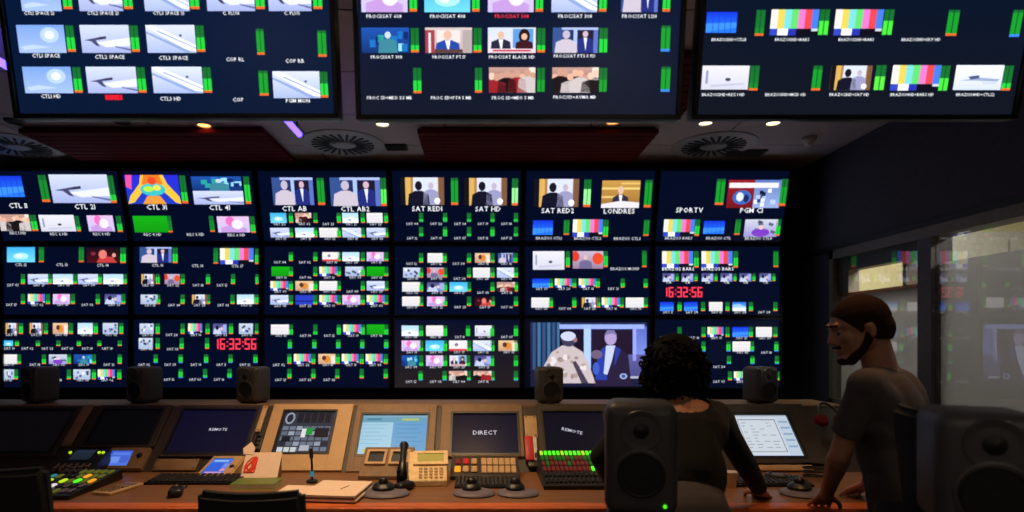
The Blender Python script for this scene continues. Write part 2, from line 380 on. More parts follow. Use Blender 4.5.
        p.r(0, 0, 1, 1, (226, 190, 150), 2, (190, 150, 120)); p.e(.5, .5, .2, .34, (214, 130, 50), 4); p.e(.34, .4, .12, .24, (80, 46, 36), 5); p.r(.75, .2, 1, 1, (235, 215, 200), 3)
    elif kind == 'meeting':
        p.r(0, 0, 1, 1, (70, 66, 120), 2, (120, 130, 190)); p.a([(0, 1), (.1, .5), (.5, .4), (.6, 1)], (190, 200, 236), 3); p.e(.3, .4, .12, .22, (30, 26, 50), 5); p.r(.7, .1, .95, .8, (150, 165, 225), 4); p.e(.62, .5, .08, .18, (225, 190, 180), 5)
    elif kind == 'mono':
        p.r(0, 0, 1, 1, (196, 206, 226), 2, (160, 176, 210))
        for i in range(7): u = rnd.random()*.8; w = rnd.random()*.7; p.e(u+.1, w+.15, .08, .12, rnd.choice([(70, 80, 120), (110, 124, 170), (235, 238, 246), (46, 54, 84)]), 3+i % 3)
    elif kind == 'snowblue': p.r(0, 0, 1, 1, (176, 214, 240), 2, (214, 226, 244)); p.a([(0, .6), (.6, .4), (1, .66), (1, 1), (0, 1)], (232, 238, 248), 3); p.a([(.3, .7), (.5, .62), (.55, .8)], (90, 110, 150), 4)
    elif kind == 'strip': p.r(0, 0, 1, 1, (40, 60, 190), 2); p.r(0, .6, 1, .7, (20, 24, 60), 3)
    elif kind == 'bluewhite': p.r(0, 0, 1, .55, (40, 110, 220), 2, (90, 150, 235)); p.r(0, .55, 1, 1, (222, 230, 244), 2); p.a([(0, .3), (.5, .2), (1, .5), (1, .6), (0, .6)], (150, 195, 245), 3)
    elif kind == 'skier':
        p.r(0, 0, 1, 1, (235, 238, 248), 2, (205, 214, 238)); p.a([(.1, .62), (.5, .5), (.95, .56), (.9, .66), (.4, .62)], (150, 165, 200), 3); p.a([(.28, .46), (.5, .4), (.52, .52), (.34, .58)], (70, 84, 120), 4); p.r(.6, .7, .9, .74, (180, 190, 216), 4)
    elif kind == 'red_white': p.r(0, 0, 1, 1, (234, 226, 228), 2); p.r(0, .8, 1, 1, (206, 50, 60), 3); p.e(.4, .4, .1, .16, (120, 120, 150), 4)
    elif kind == 'film':
        # the large picture: a soldier seen from behind facing a man in a dark suit before a window
        p.r(0, 0, 1, 1, (38, 44, 84), 2, (26, 28, 56)); 
        for i in range(6): p.r(.02+i*.042, .0, .045+i*.042, .82, [(48, 80, 120), (60, 110, 150)][i % 2], 3)
        p.r(0, .74, .26, 1, (26, 26, 56), 4); p.r(.25, .03, .98, .1, (150, 170, 240), 5); p.r(.25, .1, .46, .8, (26, 18, 40), 4); p.r(.46, .03, .52, .92, (170, 200, 250), 5)
        p.r(.53, .12, .88, .95, (34, 22, 44), 4); p.r(.88, .08, .91, .6, (150, 160, 240), 5); p.r(.91, .06, 1, .56, (90, 104, 190), 4, (120, 140, 220)); p.r(.84, .5, 1, .88, (90, 90, 150), 5, (70, 70, 130))
        p.a([(.1, .95), (.11, .7), (.18, .47), (.27, .36), (.36, .36), (.45, .46), (.5, .64), (.56, .95)], (196, 182, 186), 8)
        for i in range(26): u = .15+rnd.random()*.32; w = .45+rnd.random()*.45; p.e(u, w, .012+rnd.random()*.015, .02+rnd.random()*.03, rnd.choice([(150, 130, 126), (222, 214, 214), (120, 106, 112), (170, 150, 140)]), 9, 7)
        p.a([(.36, .62), (.39, .6), (.5, .95), (.44, .95)], (70, 60, 80), 10)
        p.e(.33, .27, .062, .11, (60, 58, 84), 10); p.e(.325, .215, .066, .075, (196, 204, 230), 11); p.e(.385, .27, .018, .04, (150, 110, 110), 11)
        p.a([(.54, 1), (.58, .5), (.64, .37), (.74, .37), (.84, .5), (.87, 1)], (40, 30, 58), 8); p.a([(.56, .9), (.58, .5), (.62, .4), (.64, .38), (.66, .9)], (40, 60, 160), 9)
        p.a([(.65, .36), (.73, .36), (.7, .6), (.66, .82), (.63, .8)], (190, 200, 240), 10); p.a([(.73, .37), (.78, .42), (.72, .7)], (44, 58, 150), 10)
        p.e(.69, .24, .052, .115, (170, 150, 200), 11); p.a([(.635, .2), (.66, .12), (.72, .12), (.745, .2), (.7, .17)], (120, 110, 160), 12)
        p.e(.57, .5, .05, .07, (110, 90, 120), 10); p.e(.565, .72, .03, .1, (60, 90, 190), 10)
        p.e(.8, .84, .032, .045, (150, 175, 225), 12); p.e(.8, .84, .018, .028, (60, 70, 130), 13); p.r(.86, .84, .96, .875, (170, 170, 190), 12)
    elif kind == 'grey': p.r(0, 0, 1, 1, (44, 44, 50), 2)

DIM = (22, 104, 44)
def meter(P, x0, v0, x1, v1, level=.45, tick=(226, 100, 40), bright=(36, 205, 60)):
    """the green level meter beside a thumbnail; level is the share lit"""
    P.rect(x0, v0, x1, v1, DIM, 2, (20, 120, 46)); vl = v1+(v0-v1)*level
    P.rect(x0, vl, x1, v1, bright, 3)
    P.rect((x0+x1)/2-(x1-x0)*.05, v0, (x0+x1)/2+(x1-x0)*.05, v1, (16, 74, 36), 4)
    if tick: P.rect(x0, v1+(v0-v1)*.09, x1, v1, tick, 5)

# ------------------------------------------------------------------ the room
XL, XR, YB, YF, CEIL = -4.15, 2.696, 5.02, -2.2, 2.905
def wall_box(x0, x1, y0, y1, z0, z1): return MB().box(((x0+x1)/2, (y0+y1)/2, (z0+z1)/2), (x1-x0, y1-y0, z1-z0))
struct('floor', wall_box(XL-.1, 5.2, YF-.1, 5.5, -.1, 0), 'carpet')
ceiling = struct('ceiling', wall_box(XL-.1, 5.2, YF-.1, 5.5, CEIL+.03, CEIL+.13), 'black_paint')
struct('wall_back', wall_box(XL-.1, XR, YB, YB+.12, 0, CEIL+.03), 'wall_black')
struct('wall_left', wall_box(XL-.1, XL, YF, YB, 0, CEIL+.03), 'wall_dark')
struct('wall_front', wall_box(XL-.1, 5.2, YF-.1, YF, 0, CEIL+.03), 'wall_dark')
# wall with the long window: glass from 0.985 m to 2.10 m, between y = 0.9 and y = 4.60
WZ0, WZ1, WY0, WY1 = .985, 2.16, .9, 4.61
wr = wall_box(XR, XR+.12, YF, YB+.12, 0, WZ0)
wr.box((XR+.06, (YF+YB)/2, (WZ1+CEIL+.03)/2), (.12, YB-YF+.2, CEIL+.03-WZ1))
wr.box((XR+.06, (YF+WY0)/2, (WZ0+WZ1)/2), (.12, WY0-YF, WZ1-WZ0)).box((XR+.06, (WY1+YB+.1)/2, (WZ0+WZ1)/2), (.12, YB+.1-WY1, WZ1-WZ0))
struct('wall_right', wr, 'wall_dark')
struct('baseboard_right', wall_box(XR-.012, XR, YF, YB, 0, .09), 'black_paint')
struct('baseboard_back', wall_box(XL, XR, YB-.012, YB, 0, .09), 'black_paint')
struct('baseboard_left', wall_box(XL, XL+.012, YF, YB, 0, .09), 'black_paint')
# slim black rail above the window
struct('trim_1', wall_box(XR-.02, XR, YF, YB, 2.152, 2.185), 'black_paint')

# suspended ceiling of lay-in tiles
tile_me = None
nx, ny = 7, 8
ys0, ys1 = 1.4, YB
dx = (XR-XL)/nx*1.0; dy = (ys1-ys0)/6
for i in range(nx):
    for j in range(-6, 6):
        x = XL+dx*(i+.5); y = ys0+dy*(j+.5)
        if tile_me is None:
            t = MB().box((0, 0, 0), (dx-.012, dy-.012, .03)).build('ceiling_tile', 'tile_grey', ceiling); tile_me = t.data
        else: t = link(bpy.data.objects.new('ceiling_tile', tile_me), ceiling)
        t.location = (x, y, CEIL+.015)

# window with its frame, mullions, clear glass and the frosted film on its lower part
win = link(bpy.data.objects.new('window_1', None)); win['kind'] = 'structure'
def wpart(name, m, *boxes):
    mb = MB()
    for (x0, x1, y0, y1, z0, z1) in boxes: mb.box(((x0+x1)/2, (y0+y1)/2, (z0+z1)/2), (x1-x0, y1-y0, z1-z0))
    return mb.build(name, m, win)
wpart('window_frame', 'frame_grey', (XR-.015, XR+.12, WY0, WY1, WZ1-.075, WZ1), (XR-.015, XR+.12, WY0, WY1, WZ0, WZ0+.04), (XR-.015, XR+.12, WY1-.05, WY1, WZ0, WZ1), (XR-.015, XR+.12, WY0, WY0+.05, WZ0, WZ1))
for y in (3.63, 2.35): wpart('mullion', 'frame_dark', (XR-.01, XR+.12, y-.055, y+.055, WZ0+.04, WZ1-.075))
for y0, y1 in ((3.685, 4.56), (2.405, 3.575), (.95, 2.295)):
    wpart('glass_pane', 'clear_glass', (XR+.016, XR+.024, y0, y1, WZ0+.04, WZ1-.075))
for y0, y1, zt in ((3.685, 4.56, 1.80), (2.405, 3.575, 1.93), (.95, 2.295, 1.93)):
    wpart('frosted_panel', 'frosted_film', (XR+.05, XR+.054, y0, y1, WZ0+.04, zt))
wpart('transom_rail', 'rail_orange', (XR+.04, XR+.09, 3.685, 4.56, 1.80, 1.822))
wpart('transom_frame', 'frame_grey', (XR+.03, XR+.11, 4.44, 4.56, 1.822, WZ1-.075), (XR+.03, XR+.11, 3.685, 4.44, 1.985, WZ1-.075))
wpart('transom_bar', 'frame_grey', (XR+.03, XR+.11, 3.84, 3.87, 1.822, 1.985))

# the lit room behind the window
struct('wall_end', wall_box(XR+.12, 5.2, 5.3, 5.4, 0, CEIL+.03), 'cream_wall')
struct('wall_far_right', wall_box(5.1, 5.2, YF, 5.3, 0, CEIL+.03), 'cream_wall')
cab = thing('tall_cabinet', 'tall grey cabinet standing in the room behind the window', 'cabinet', (4.28, 5.08, 0))
MB().box((0, 0, 1.2), (1.1, .42, 2.3)).build('body', 'cabinet_grey', cab)
for s in (-1, 1):
    d = MB().box((s*.27, -.22, 1.2), (.52, .02, 2.2)).build('door', 'cabinet_grey', cab)
    MB().cyl((s*.05, -.245, 1.1), (s*.05, -.245, 1.3), .008).build('handle', 'chrome', d)
lp = thing('ceiling_light', 'lit white light panel in the room behind the window', 'ceiling light', (3.35, 4.0, CEIL))
MB().box((0, 0, -.02), (.66, .66, .04)).build('frame', 'white_metal', lp); MB().box((0, 0, -.043), (.6, .6, .006)).build('diffuser', 'lamp_panel', lp)
ad = bpy.data.lights.new('neighbour_light', 'AREA'); ad.energy = 62; ad.size = .6; ad.color = (1, .93, .80)
ao = link(bpy.data.objects.new('neighbour_light', ad)); ao.location = (3.35, 4.0, CEIL-.06)
ad = bpy.data.lights.new('neighbour_light', 'AREA'); ad.energy = 60; ad.size = .6; ad.color = (1, .94, .88)
ao = link(bpy.data.objects.new('neighbour_light', ad)); ao.location = (4.3, 2.5, CEIL-.06)
lp2 = copy_tree(lp); lp2.location = (4.3, 2.5, CEIL); lp2['label'] = 'second lit light panel of the room behind the window, nearer the viewer'

for (x, y, e, lb) in ((-1.6, -.9, 7, 'added ceiling fill panel over the rear of the control room, away from the window'), (1.0, -.9, 7, 'added ceiling fill panel over the rear of the control room, near the window')):
    q = copy_tree(lp); q.location = (x, y, CEIL); q['label'] = lb  # unseen panels added as fill for the loudspeaker fronts and people's backs
    ad = bpy.data.lights.new('rear_fill_light', 'AREA'); ad.energy = e; ad.size = .6; ad.color = (1, .80, .66)
    ao = link(bpy.data.objects.new('rear_fill_light', ad)); ao.location = (x, y, CEIL-.06)

# ------------------------------------------------------------------ things on the ceiling
def slat_panel(x0, x1, y0, y1, label, n):
    t = thing('ceiling_slat_panel', label, 'ceiling panel', ((x0+x1)/2, (y0+y1)/2, CEIL), group='maroon slatted ceiling panels')
    MB().box((0, 0, -.006), (x1-x0-.04, y1-y0-.04, .01)).build('backing', 'black_paint', t)
    st = (y1-y0)/n; me = None
    for i in range(n):
        if me is None: o = MB().box((0, 0, 0), (x1-x0, st*.80, .03)).build('slat', 'maroon', t); me = o.data
        else: o = link(bpy.data.objects.new('slat', me), t)
        o.location = (0, -(y1-y0)/2+st*(i+.5), -.03)
slat_panel(-.42, 1.2, 4.02, 4.74, 'broad maroon slatted panel over the middle of the monitor wall', 9)
slat_panel(-3.1, -1.45, 4.02, 4.74, 'maroon slatted panel between two round air diffusers', 9)
slat_panel(-.42, 1.25, 2.95, 3.78, 'maroon slatted panel above the overhead monitors, nearer the viewer', 10)

def diffuser(x, y, label):
    t = thing('air_diffuser', label, 'air vent', (x, y, CEIL), group='round swirl air diffusers')
    MB().lathe([(.30, 0), (.30, -.006), (.27, -.014), (.255, -.010), (.0, -.010)], 40).build('face_plate', 'white_metal', t)
    MB().lathe([(.075, -.010), (.075, -.018), (.05, -.024), (.0, -.024)], 28).build('hub', 'white_metal', t)
    me = None
    for k in range(24):
        if me is None: o = MB().box((.155, 0, 0), (.13, .018, .006), Matrix.Rotation(R(0), 4, 'Z')).build('slot_vane', 'diffuser_dark', t); me = o.data
        else: o = link(bpy.data.objects.new('slot_vane', me), t)
        o.location = (.02*math.cos(2*PI*k/24+1.4), .02*math.sin(2*PI*k/24+1.4), -.0125); o.rotation_euler = (0, 0, 2*PI*k/24)
diffuser(-1.0, 4.38, 'round swirl air diffuser in the gap between the maroon slatted panels')
diffuser(1.72, 4.42, 'round swirl air diffuser by the pair of white downlights')
diffuser(-3.42, 4.42, 'round swirl air diffuser near the far corner beyond the maroon slats')
for (x, y, w, d, lb) in ((2.02, 4.58, .30, .13, 'small dark slotted ceiling grille beside the swirl diffuser and white downlights'), (-.62, 4.45, .16, .12, 'small dark ceiling grille beside the broad maroon slatted panel'), (-3.0, 4.62, .26, .12, 'small dark ceiling grille by the far corner diffuser')):
    t = thing('ceiling_grille', lb, 'air vent', (x, y, CEIL)); MB().box((0, 0, -.006), (w, d, .012)).build('frame', 'casing_soft', t)
    for k in range(4): MB().box((0, -d/2+d*(k+.5)/4, -.014), (w*.9, d*.12, .006)).build('slat', 'diffuser_dark', t)
t = thing('ceiling_camera', 'tiny ceiling camera dome on the tiles by the sloping wall', 'camera', (2.33, 4.25, CEIL))
MB().lathe([(.05, 0), (.05, -.02), (.04, -.025)], 20).build('base', 'white_metal', t); MB().lathe([(.036, -.02), (.033, -.04), (.02, -.055), (0, -.06)], 20).build('dome', 'white_plastic', t)

for (x, y, watts, cone, col, es, lb) in DOWNLIGHTS:
    t = thing('downlight', lb, 'downlight', (x, y, CEIL), group='ceiling downlights')
    MB().lathe([(.058, 0), (.058, -.006), (.044, -.012), (.040, -.004), (.040, 0)], 24).build('trim_ring', 'white_metal' if es else 'casing_soft', t)
    MB().lathe([(.039, -.002), (.039, -.005), (.0, -.007)], 24).build('lens', lamp_mat(col, es*1.6) if es else 'diffuser_dark', t)
    if watts:
        ld = bpy.data.lights.new('spot', 'SPOT'); ld.energy = watts; ld.spot_size = R(cone); ld.spot_blend = .7; ld.color = col; ld.shadow_soft_size = .04
        lo = link(bpy.data.objects.new('lamp_light', ld), t); lo.location = (0, 0, -.03)
# violet LED tube high beside the overhead monitor
for (vx, vy, vl) in ((-2.2, 2.9, 'glowing violet LED tube light under the ceiling by the outer overhead monitor'), (-1.12, 3.42, 'violet LED tube light under the ceiling between two overhead monitors')):
  t = thing('led_tube', vl, 'lamp', (vx, vy, CEIL-.16), group='violet LED tube lights')
  MB().cyl((0, -.3, 0), (0, .3, 0), .018).build('tube', 'violet_lamp', t)
  for s in (-1, 1):
    MB().cyl((0, s*.3, 0), (0, s*.33, 0), .022).build('end_cap', 'white_metal', t); MB().cyl((0, s*.25, 0), (0, s*.25, .16), .006).build('hanger', 'casing_soft', t)

# ------------------------------------------------------------------ monitors
def ray(px, py): return Vector(((px-480)/F, 1, (340-py)/F))
EYEV = Vector((0, 0, EYE))

class Screen:
    """a monitor standing or hanging in the room; its picture is laid out in its own metres.
    Local axes: x right, y away from the viewers, z up the panel; origin at the middle of its lower edge."""
    def __init__(s, root, w, h, depth, bez, smat, bez_mat='casing'):
        s.root = root; s.w = w; s.h = h
        s.M = Matrix.LocRotScale(root.location, root.rotation_euler, None); s.I = s.M.inverted()
        MB().rbox((0, depth/2+.012, h/2), (w, depth, h), .008, 2).build('casing', bez_mat, root)
        f = MB(); b = bez
        f.box((0, .004, b/2), (w, .016, b)).box((0, .004, h-b/2), (w, .016, b)).box((-w/2+b/2, .004, h/2), (b, .016, h-2*b)).box((w/2-b/2, .004, h/2), (b, .016, h-2*b))
        f.build('bezel', bez_mat, root, .003)
        s.P = Picture(lambda x, v, L: (x, .0105-.00018*L, v)); s.b = bez; s.smat = smat
    def at(s, px, py):
        o = s.I @ EYEV; d = s.I.to_3x3() @ ray(px, py); t = -o.y/d.y; return o.x+d.x*t, o.z+d.z*t
    def rc(s, x0, y0, x1, y1):
        a = s.at(x0, (y0+y1)/2)[0]; b = s.at(x1, (y0+y1)/2)[0]; xm = (x0+x1)/2
        zt = min(s.at(xm, y0)[1], s.h-s.b); zb = max(s.at(xm, y1)[1], s.b); a = max(a, -s.w/2+s.b); b = min(b, s.w/2-s.b)
        return a, zt, b, zb
    def pic(s, kind, x0, y0, x1, y1): thumb(s.P, kind, *s.rc(x0, y0, x1, y1))
    def bar(s, x0, y0, x1, y1, lv=.45, tick=(226, 100, 40), bright=(36, 205, 60)): meter(s.P, *s.rc(x0, y0, x1, y1), lv, tick, bright)
    def txt(s, t, px, py, h, col=(238, 240, 246), k=1.0):
        x, v = s.at(px, py); v2 = s.at(px, py+h)[1]; s.P.text(t, x, v, (v-v2)*k, col)
    def done(s, bg, bg2=None):
        s.P.rect(-s.w/2+s.b, s.h-s.b, s.w/2-s.b, s.b, bg, 0, bg2)
        return s.P.build('display', s.smat, s.root)

BG = (3, 9, 32)
# --- wall of eighteen monitors: six columns, three rows
PITCH = 130.5*4.85/F; RH = 73*4.85/F
COLX = [(65.5+130.5*i-480)*4.85/F for i in range(6)]
ROWZ = [EYE+(340-243.5)*4.85/F+.003, EYE+(340-316.5)*4.85/F, EYE+(340-389.5)*4.85/F]
def wall_monitor(c, r, label):
    t = thing('video_monitor', label, 'monitor', (COLX[c], 4.85, ROWZ[r]), (R(16) if r == 0 else 0, 0, 0), 'monitors of the video wall')
    s = Screen(t, PITCH-.012, (RH-.008) if r else RH-.012, .07, .017, 'screen')
    if r == 0: MB().box((0, .125, .08), (.3, .09, .12)).build('wall_bracket', 'black_paint', t)
    else: MB().box((0, .124, RH/2), (.3, .086, .2)).build('wall_bracket', 'black_paint', t)
    return s

def small(s, px, py, w=6.5): s.txt('CAM %d' % random.randint(1, 28), px, py, 3.0)
def row(s, kinds, xs, w, y0, y1, bx, ly=None, lv=None, names=None, tick=(226, 100, 40)):
    """a row of thumbnails: kinds (None = no picture, only its name and meter)"""
    for i, k in enumerate(kinds):
        if k and k != '-':
            s.pic(k, xs[i], y0, xs[i]+w, y1)
        if bx[i]: s.bar(bx[i]-2, y0, bx[i]+2, y1, (lv[i] if lv else random.choice((.3, .5, .7))), tick)
        if k != '-': s.txt(names[i] if names else 'SAT %02d' % random.randint(1, 24), xs[i]+w/2+1, ly or y1+.5, 2.6, (200, 204, 214))

# column 1
s = wall_monitor(0, 0, 'top row wall monitor with the big ski run picture CTL 21 beside plain blue')
s.pic('deep', -6, 176, 22, 197); s.bar(39, 175, 47, 202, .8, (226, 100, 40), (24, 130, 44)); s.txt('CTL 11', 17, 205.5, 5.2)
s.pic('snow', 50, 174.5, 108, 203); s.bar(108, 175.5, 114, 203, .3); s.txt('CTL 21', 84, 206.5, 5.2)
s.pic('crowd', -2, 214.5, 29, 231); s.bar(30, 215, 36, 231, .6); s.txt('REC 1 HD', 17, 233, 2.9, (205, 208, 218))
s.pic('dot', 39, 215, 74, 231.5); s.bar(75, 216, 79, 231.5, .3); s.txt('REC 2 HD', 58, 234, 2.9, (205, 208, 218))
s.pic('pink', 87, 215.5, 113, 231.5); s.bar(116, 216, 121, 232, .5); s.txt('REC 3 HD', 101, 234, 2.9, (205, 208, 218)); s.done(BG)
s = wall_monitor(0, 1, 'middle row wall monitor with a cyan picture above a row of small snow scenes')
s.pic('cyan', 6, 247, 34, 262); s.bar(38, 247, 43, 262, .8, bright=(24, 130, 44)); s.txt('CTL 12', 20, 264.5, 2.9, (205, 208, 218)); s.txt('CTL 13', 61, 264.5, 2.9, (205, 208, 218)); s.bar(78, 247, 83, 262, .8, bright=(24, 130, 44))
s.pic('singer', 86, 247.5, 118, 262.5); s.bar(119.5, 247.5, 125, 263, .6); s.txt('CTL 14', 102, 265, 2.9, (205, 208, 218))
row(s, [None, 'snow', 'snowblue', 'snow', 'snowblue'], [1, 27, 52, 77, 102.5], 20, 274, 284, [22, 49, 74, 99, 124], 284.8)
row(s, [None, 'bars', 'pink', None, 'meeting'], [1, 27, 52, 77, 104], 17, 294, 304, [22, 47, 72, 97, 122.5], 304.6); s.done(BG)
s = wall_monitor(0, 2, 'bottom row wall monitor in the outer column, four short rows of small pictures')
row(s, ['door', 'door', 'orange', 'snowblue', 'mono'], [2, 27, 52, 77, 102], 15, 323, 334, [20, 45, 70, 95, 120.5], 334.6)
row(s, ['cyan', None, None, None, None, None], [3, 21, 41, 61, 81, 101], 9, 340.5, 346, [16, 37, 57.5, 78, 98.5, 119], 348.4)
row(s, ['white', None, 'purple', 'lab', None], [-2, 24, 48, 73, 98], 18, 354.5, 364, [18, 43, 68, 93, 119], 364.6)
row(s, ['mono', None, 'mono', 'bars'], [-4, 46, 72.5, 97], 17, 369.5, 379.5, [15, 68, 93, 118.5], 380); s.done(BG)
# column 2
s = wall_monitor(1, 0, 'top row wall monitor with the rainbow heat map and a green tile')
s.pic('heat', 125.5, 175, 179, 204); s.bar(180, 175.5, 186, 203.5, .4); s.txt('CTL 31', 156, 207, 5.2)
s.pic('lab', 191, 176.5, 241, 191); s.pic('snow', 193, 191, 243, 204.5); s.bar(244, 176.5, 249.5, 204, .7); s.txt('CTL 41', 219, 207.5, 5.2)
s.pic('green', 133, 216, 167, 232.5); s.bar(167, 216, 171, 232.5, .7, bright=(24, 130, 44)); s.txt('REC 4 HD', 152, 234.5, 2.9, (205, 208, 218)); s.txt('REC 5 HD', 195, 234.5, 2.9, (205, 208, 218)); s.bar(209, 216, 213.5, 232, .7, bright=(24, 130, 44))
s.pic('pink', 217, 216.5, 249, 232.5); s.bar(250, 216.5, 254.5, 233, .5); s.txt('REC 6 HD', 236, 235, 2.9, (205, 208, 218)); s.done(BG)
s = wall_monitor(1, 1, 'middle row wall monitor with blue soldiers and colour bars over mostly empty tiles')
s.pic('soldier', 139, 247, 171, 262.5); s.bar(172, 247.5, 177, 263, .6); s.txt('CTL 15', 157, 265, 2.9, (205, 208, 218)); s.txt('CTL 16', 197, 265.5, 2.9, (205, 208, 218)); s.bar(213, 248, 217.5, 263.5, .7, bright=(24, 130, 44))
s.pic('bars', 219.5, 248, 253, 264); s.bar(254.5, 248.5, 258.5, 264, .6); s.txt('CTL 17', 237, 265.8, 2.9, (205, 208, 218))
row(s, ['door', 'redpic', None, None, '-'], [139, 164, 189, 213, 238], 15, 274, 284, [157, 182, 207.5, 232.5, 257], 285)
row(s, ['mono', None, 'door', None, 'snowblue'], [140, 164, 189.5, 213, 236.5], 17, 294.5, 304, [157.5, 182, 207.5, 232, 256], 305); s.done(BG)
s = wall_monitor(1, 2, 'bottom row wall monitor with a red 16:32:56 clock in a half empty grid')
row(s, ['mono', None, 'bars', 'meeting', 'mono'], [139, 163, 187.5, 212.5, 238.5], 14, 323.5, 334, [157, 182, 207, 230.5, 256.5], 334.8)
row(s, ['mono', None, '-'], [138, 164, 190], 14, 338, 349, [157, 181, 206.5], 349)
x, v = s.at(235, 344); s.P.clock('16:32:56', x, v, .078, (255, 60, 84))
row(s, [None]*5, [135, 161, 187, 212, 236], 15, 354.5, 363, [155, 180, 205.5, 230, 255], 364.6, tick=(60, 120, 220))
row(s, [None]*4, [135, 161, 187, 211], 13, 369, 378, [154, 180, 204.5, 229], 379.5, tick=(60, 120, 220)); s.done(BG)
# column 3
X3 = [270, 295, 319, 342, 366.5]; B3 = [290.5, 315, 338.5, 362.5, 386]
s = wall_monitor(2, 0, 'top row wall monitor with the same blue soldier picture shown twice')
s.pic('soldier', 272, 177.5, 313, 205); s.bar(317, 178, 324, 205, .9, bright=(24, 150, 44)); s.txt('CTL AB', 294, 208.5, 5.2)
s.pic('soldier', 330, 177.5, 380, 206); s.bar(380.5, 178, 386, 206, .6, bright=(90, 235, 90)); s.txt('CTL AB2', 355, 208.8, 5.2)
row(s, ['cyan', 'crowd', None, 'snowblue', 'white'], X3, 16, 213, 223, B3, 224); row(s, ['snow', 'snowblue', 'white', 'slope', 'snow'], X3, 19, 228, 237.5, B3, 238.6); s.done(BG)
s = wall_monitor(2, 1, 'middle row wall monitor with a grid of mixed tiles, two of them plain green')
row(s, [None, None, 'red_white', 'snowblue', 'pink'], [270, 295, 322, 342, 366.5], 17, 252, 261, B3, 262)
row(s, ['green', None, 'bars', 'mono', 'green'], [271, 295, 319, 345, 366.5], 18, 266.5, 276, B3, 277.3)
row(s, ['bars', 'orange', 'white', None, 'snow'], X3, 18, 281, 290.5, B3, 291.3); row(s, ['snow', 'strip', 'bars', 'pink', 'bars'], X3, 18, 295, 304.5, B3, 305.6); s.done(BG)
s = wall_monitor(2, 2, 'bottom row wall monitor with four white and striped tiles along its third line')
row(s, ['white', None, None, 'bars', 'green'], [270.5, 295, 319, 343, 366.5], 18, 324.5, 334.5, B3, 335.5, tick=None); row(s, ['-']*5, X3, 18, 339.5, 348.5, [289.5, 314, 338, 362, 386], tick=(60, 120, 220))
row(s, [None, 'bars', 'orange', 'bars', 'bars'], [269, 293.5, 318, 341.5, 365.5], 17, 354, 364, [289, 313, 337.5, 361.5, 385.5], 364.8); row(s, [None, None, None, '-', '-'], X3, 18, 369, 378.5, [289, 313, 337, 361.5, 385.5], 379.8); s.done(BG)
# column 4
X4 = [403, 427, 451, 474, 497.5]; B4 = [421, 445, 469, 492.5, 516]
s = wall_monitor(3, 0, 'top row wall monitor with two doorway pictures named SAT RED over empty tiles')
s.pic('door', 400, 177.5, 444, 205); s.bar(451, 178, 458, 205, .9, bright=(24, 150, 44)); s.txt('SAT RED1', 427, 208.6, 5.2)
s.pic('door', 464, 178, 507, 205.5); s.bar(512, 178.5, 518, 205.5, .65, bright=(150, 240, 150)); s.txt('SAT HD', 488, 208.8, 5.2)
row(s, [None]*5, X4, 16, 213, 222, B4, 223.8, tick=(60, 150, 90)); row(s, [None]*5, X4, 16, 227, 236.5, B4, 238.2, tick=(60, 150, 90)); s.done(BG)
s = wall_monitor(3, 1, 'middle row wall monitor with five columns of tiles, bright cyan one in the middle')
row(s, [None, 'white', None, 'orange', 'soldier'], [403, 427.5, 450, 475, 498], 15, 253, 262.5, [421, 444.5, 469, 492.5, 515.5], 263.4); row(s, ['mono', 'redpic', None, 'white', 'slope'], [403, 427, 450, 473, 497], 17, 267.5, 277.5, B4, 278.4)
row(s, ['white', 'meeting', 'cyan', None, 'crowd'], [402, 427, 449.5, 473, 497], 18, 282, 291.5, B4, 292.5); row(s, ['white', 'pink', None, 'singer', None], [402, 427, 450, 475, 497], 18, 296.5, 306, B4, 307); s.done(BG, (4, 10, 34))
s = wall_monitor(3, 2, 'bottom row wall monitor with the densest grid of bright white and cyan tiles')
row(s, ['snowblue', 'white', None, 'dot', None], [401.5, 426, 450, 475, 497.5], 17, 325.5, 336, [421, 445, 468, 492, 516], 336.8, tick=None); row(s, ['pink', 'cyan', 'red_white', 'slope', 'orange'], [401.5, 425.5, 449, 473, 498.5], 18.5, 340.5, 351, [421, 445, 469, 492.5, 516], 352, tick=None)
row(s, ['lab', 'pink', 'anchors', 'meeting', '-'], [401.5, 426, 449.5, 474.5, 497], 17, 355.5, 366, [421, 445, 468, 492, 516], 367, tick=None); row(s, [None, None, 'crowd', 'crowd', '-'], [401, 425.5, 449, 473.5, 497], 18, 371, 380.5, [420.5, 444.5, 468.5, 492.5, 516], 381.6, tick=(60, 150, 200))
s.done((5, 11, 36), (34, 28, 30))
# column 5
X5 = [533, 556, 580, 604, 628]
s = wall_monitor(4, 0, 'top row wall monitor with a doorway picture beside an ochre parliament bench')
s.pic('door', 534, 179, 579, 207); s.bar(584, 179.5, 591, 207, .65, bright=(150, 240, 150)); s.txt('SAT RED2', 558, 210.5, 5.2)
s.pic('parliament', 602, 180.5, 640, 208); s.bar(645, 180, 652, 207.5, .9, bright=(24, 150, 44)); s.txt('LONDRES', 619.5, 211, 5.2)
s.pic('deep', 533, 220.5, 553, 235); s.bar(564, 220, 569.5, 235, .9, bright=(24, 130, 44)); s.txt('BRAZOS CTL1', 549, 238.2, 2.9, (205, 208, 218))
s.pic('bars', 573, 219.5, 603, 237); s.bar(603.5, 220, 608.5, 237, .6); s.txt('BRAZOS CTL2', 588, 238.4, 2.9, (205, 208, 218)); s.bar(644, 220, 649.5, 236, .9, bright=(24, 130, 44)); s.txt('BRAZOS CTL3', 627.5, 238.6, 2.9, (205, 208, 218)); s.done(BG)
s = wall_monitor(4, 1, 'middle row wall monitor with a wide white tile and a red flowered picture')
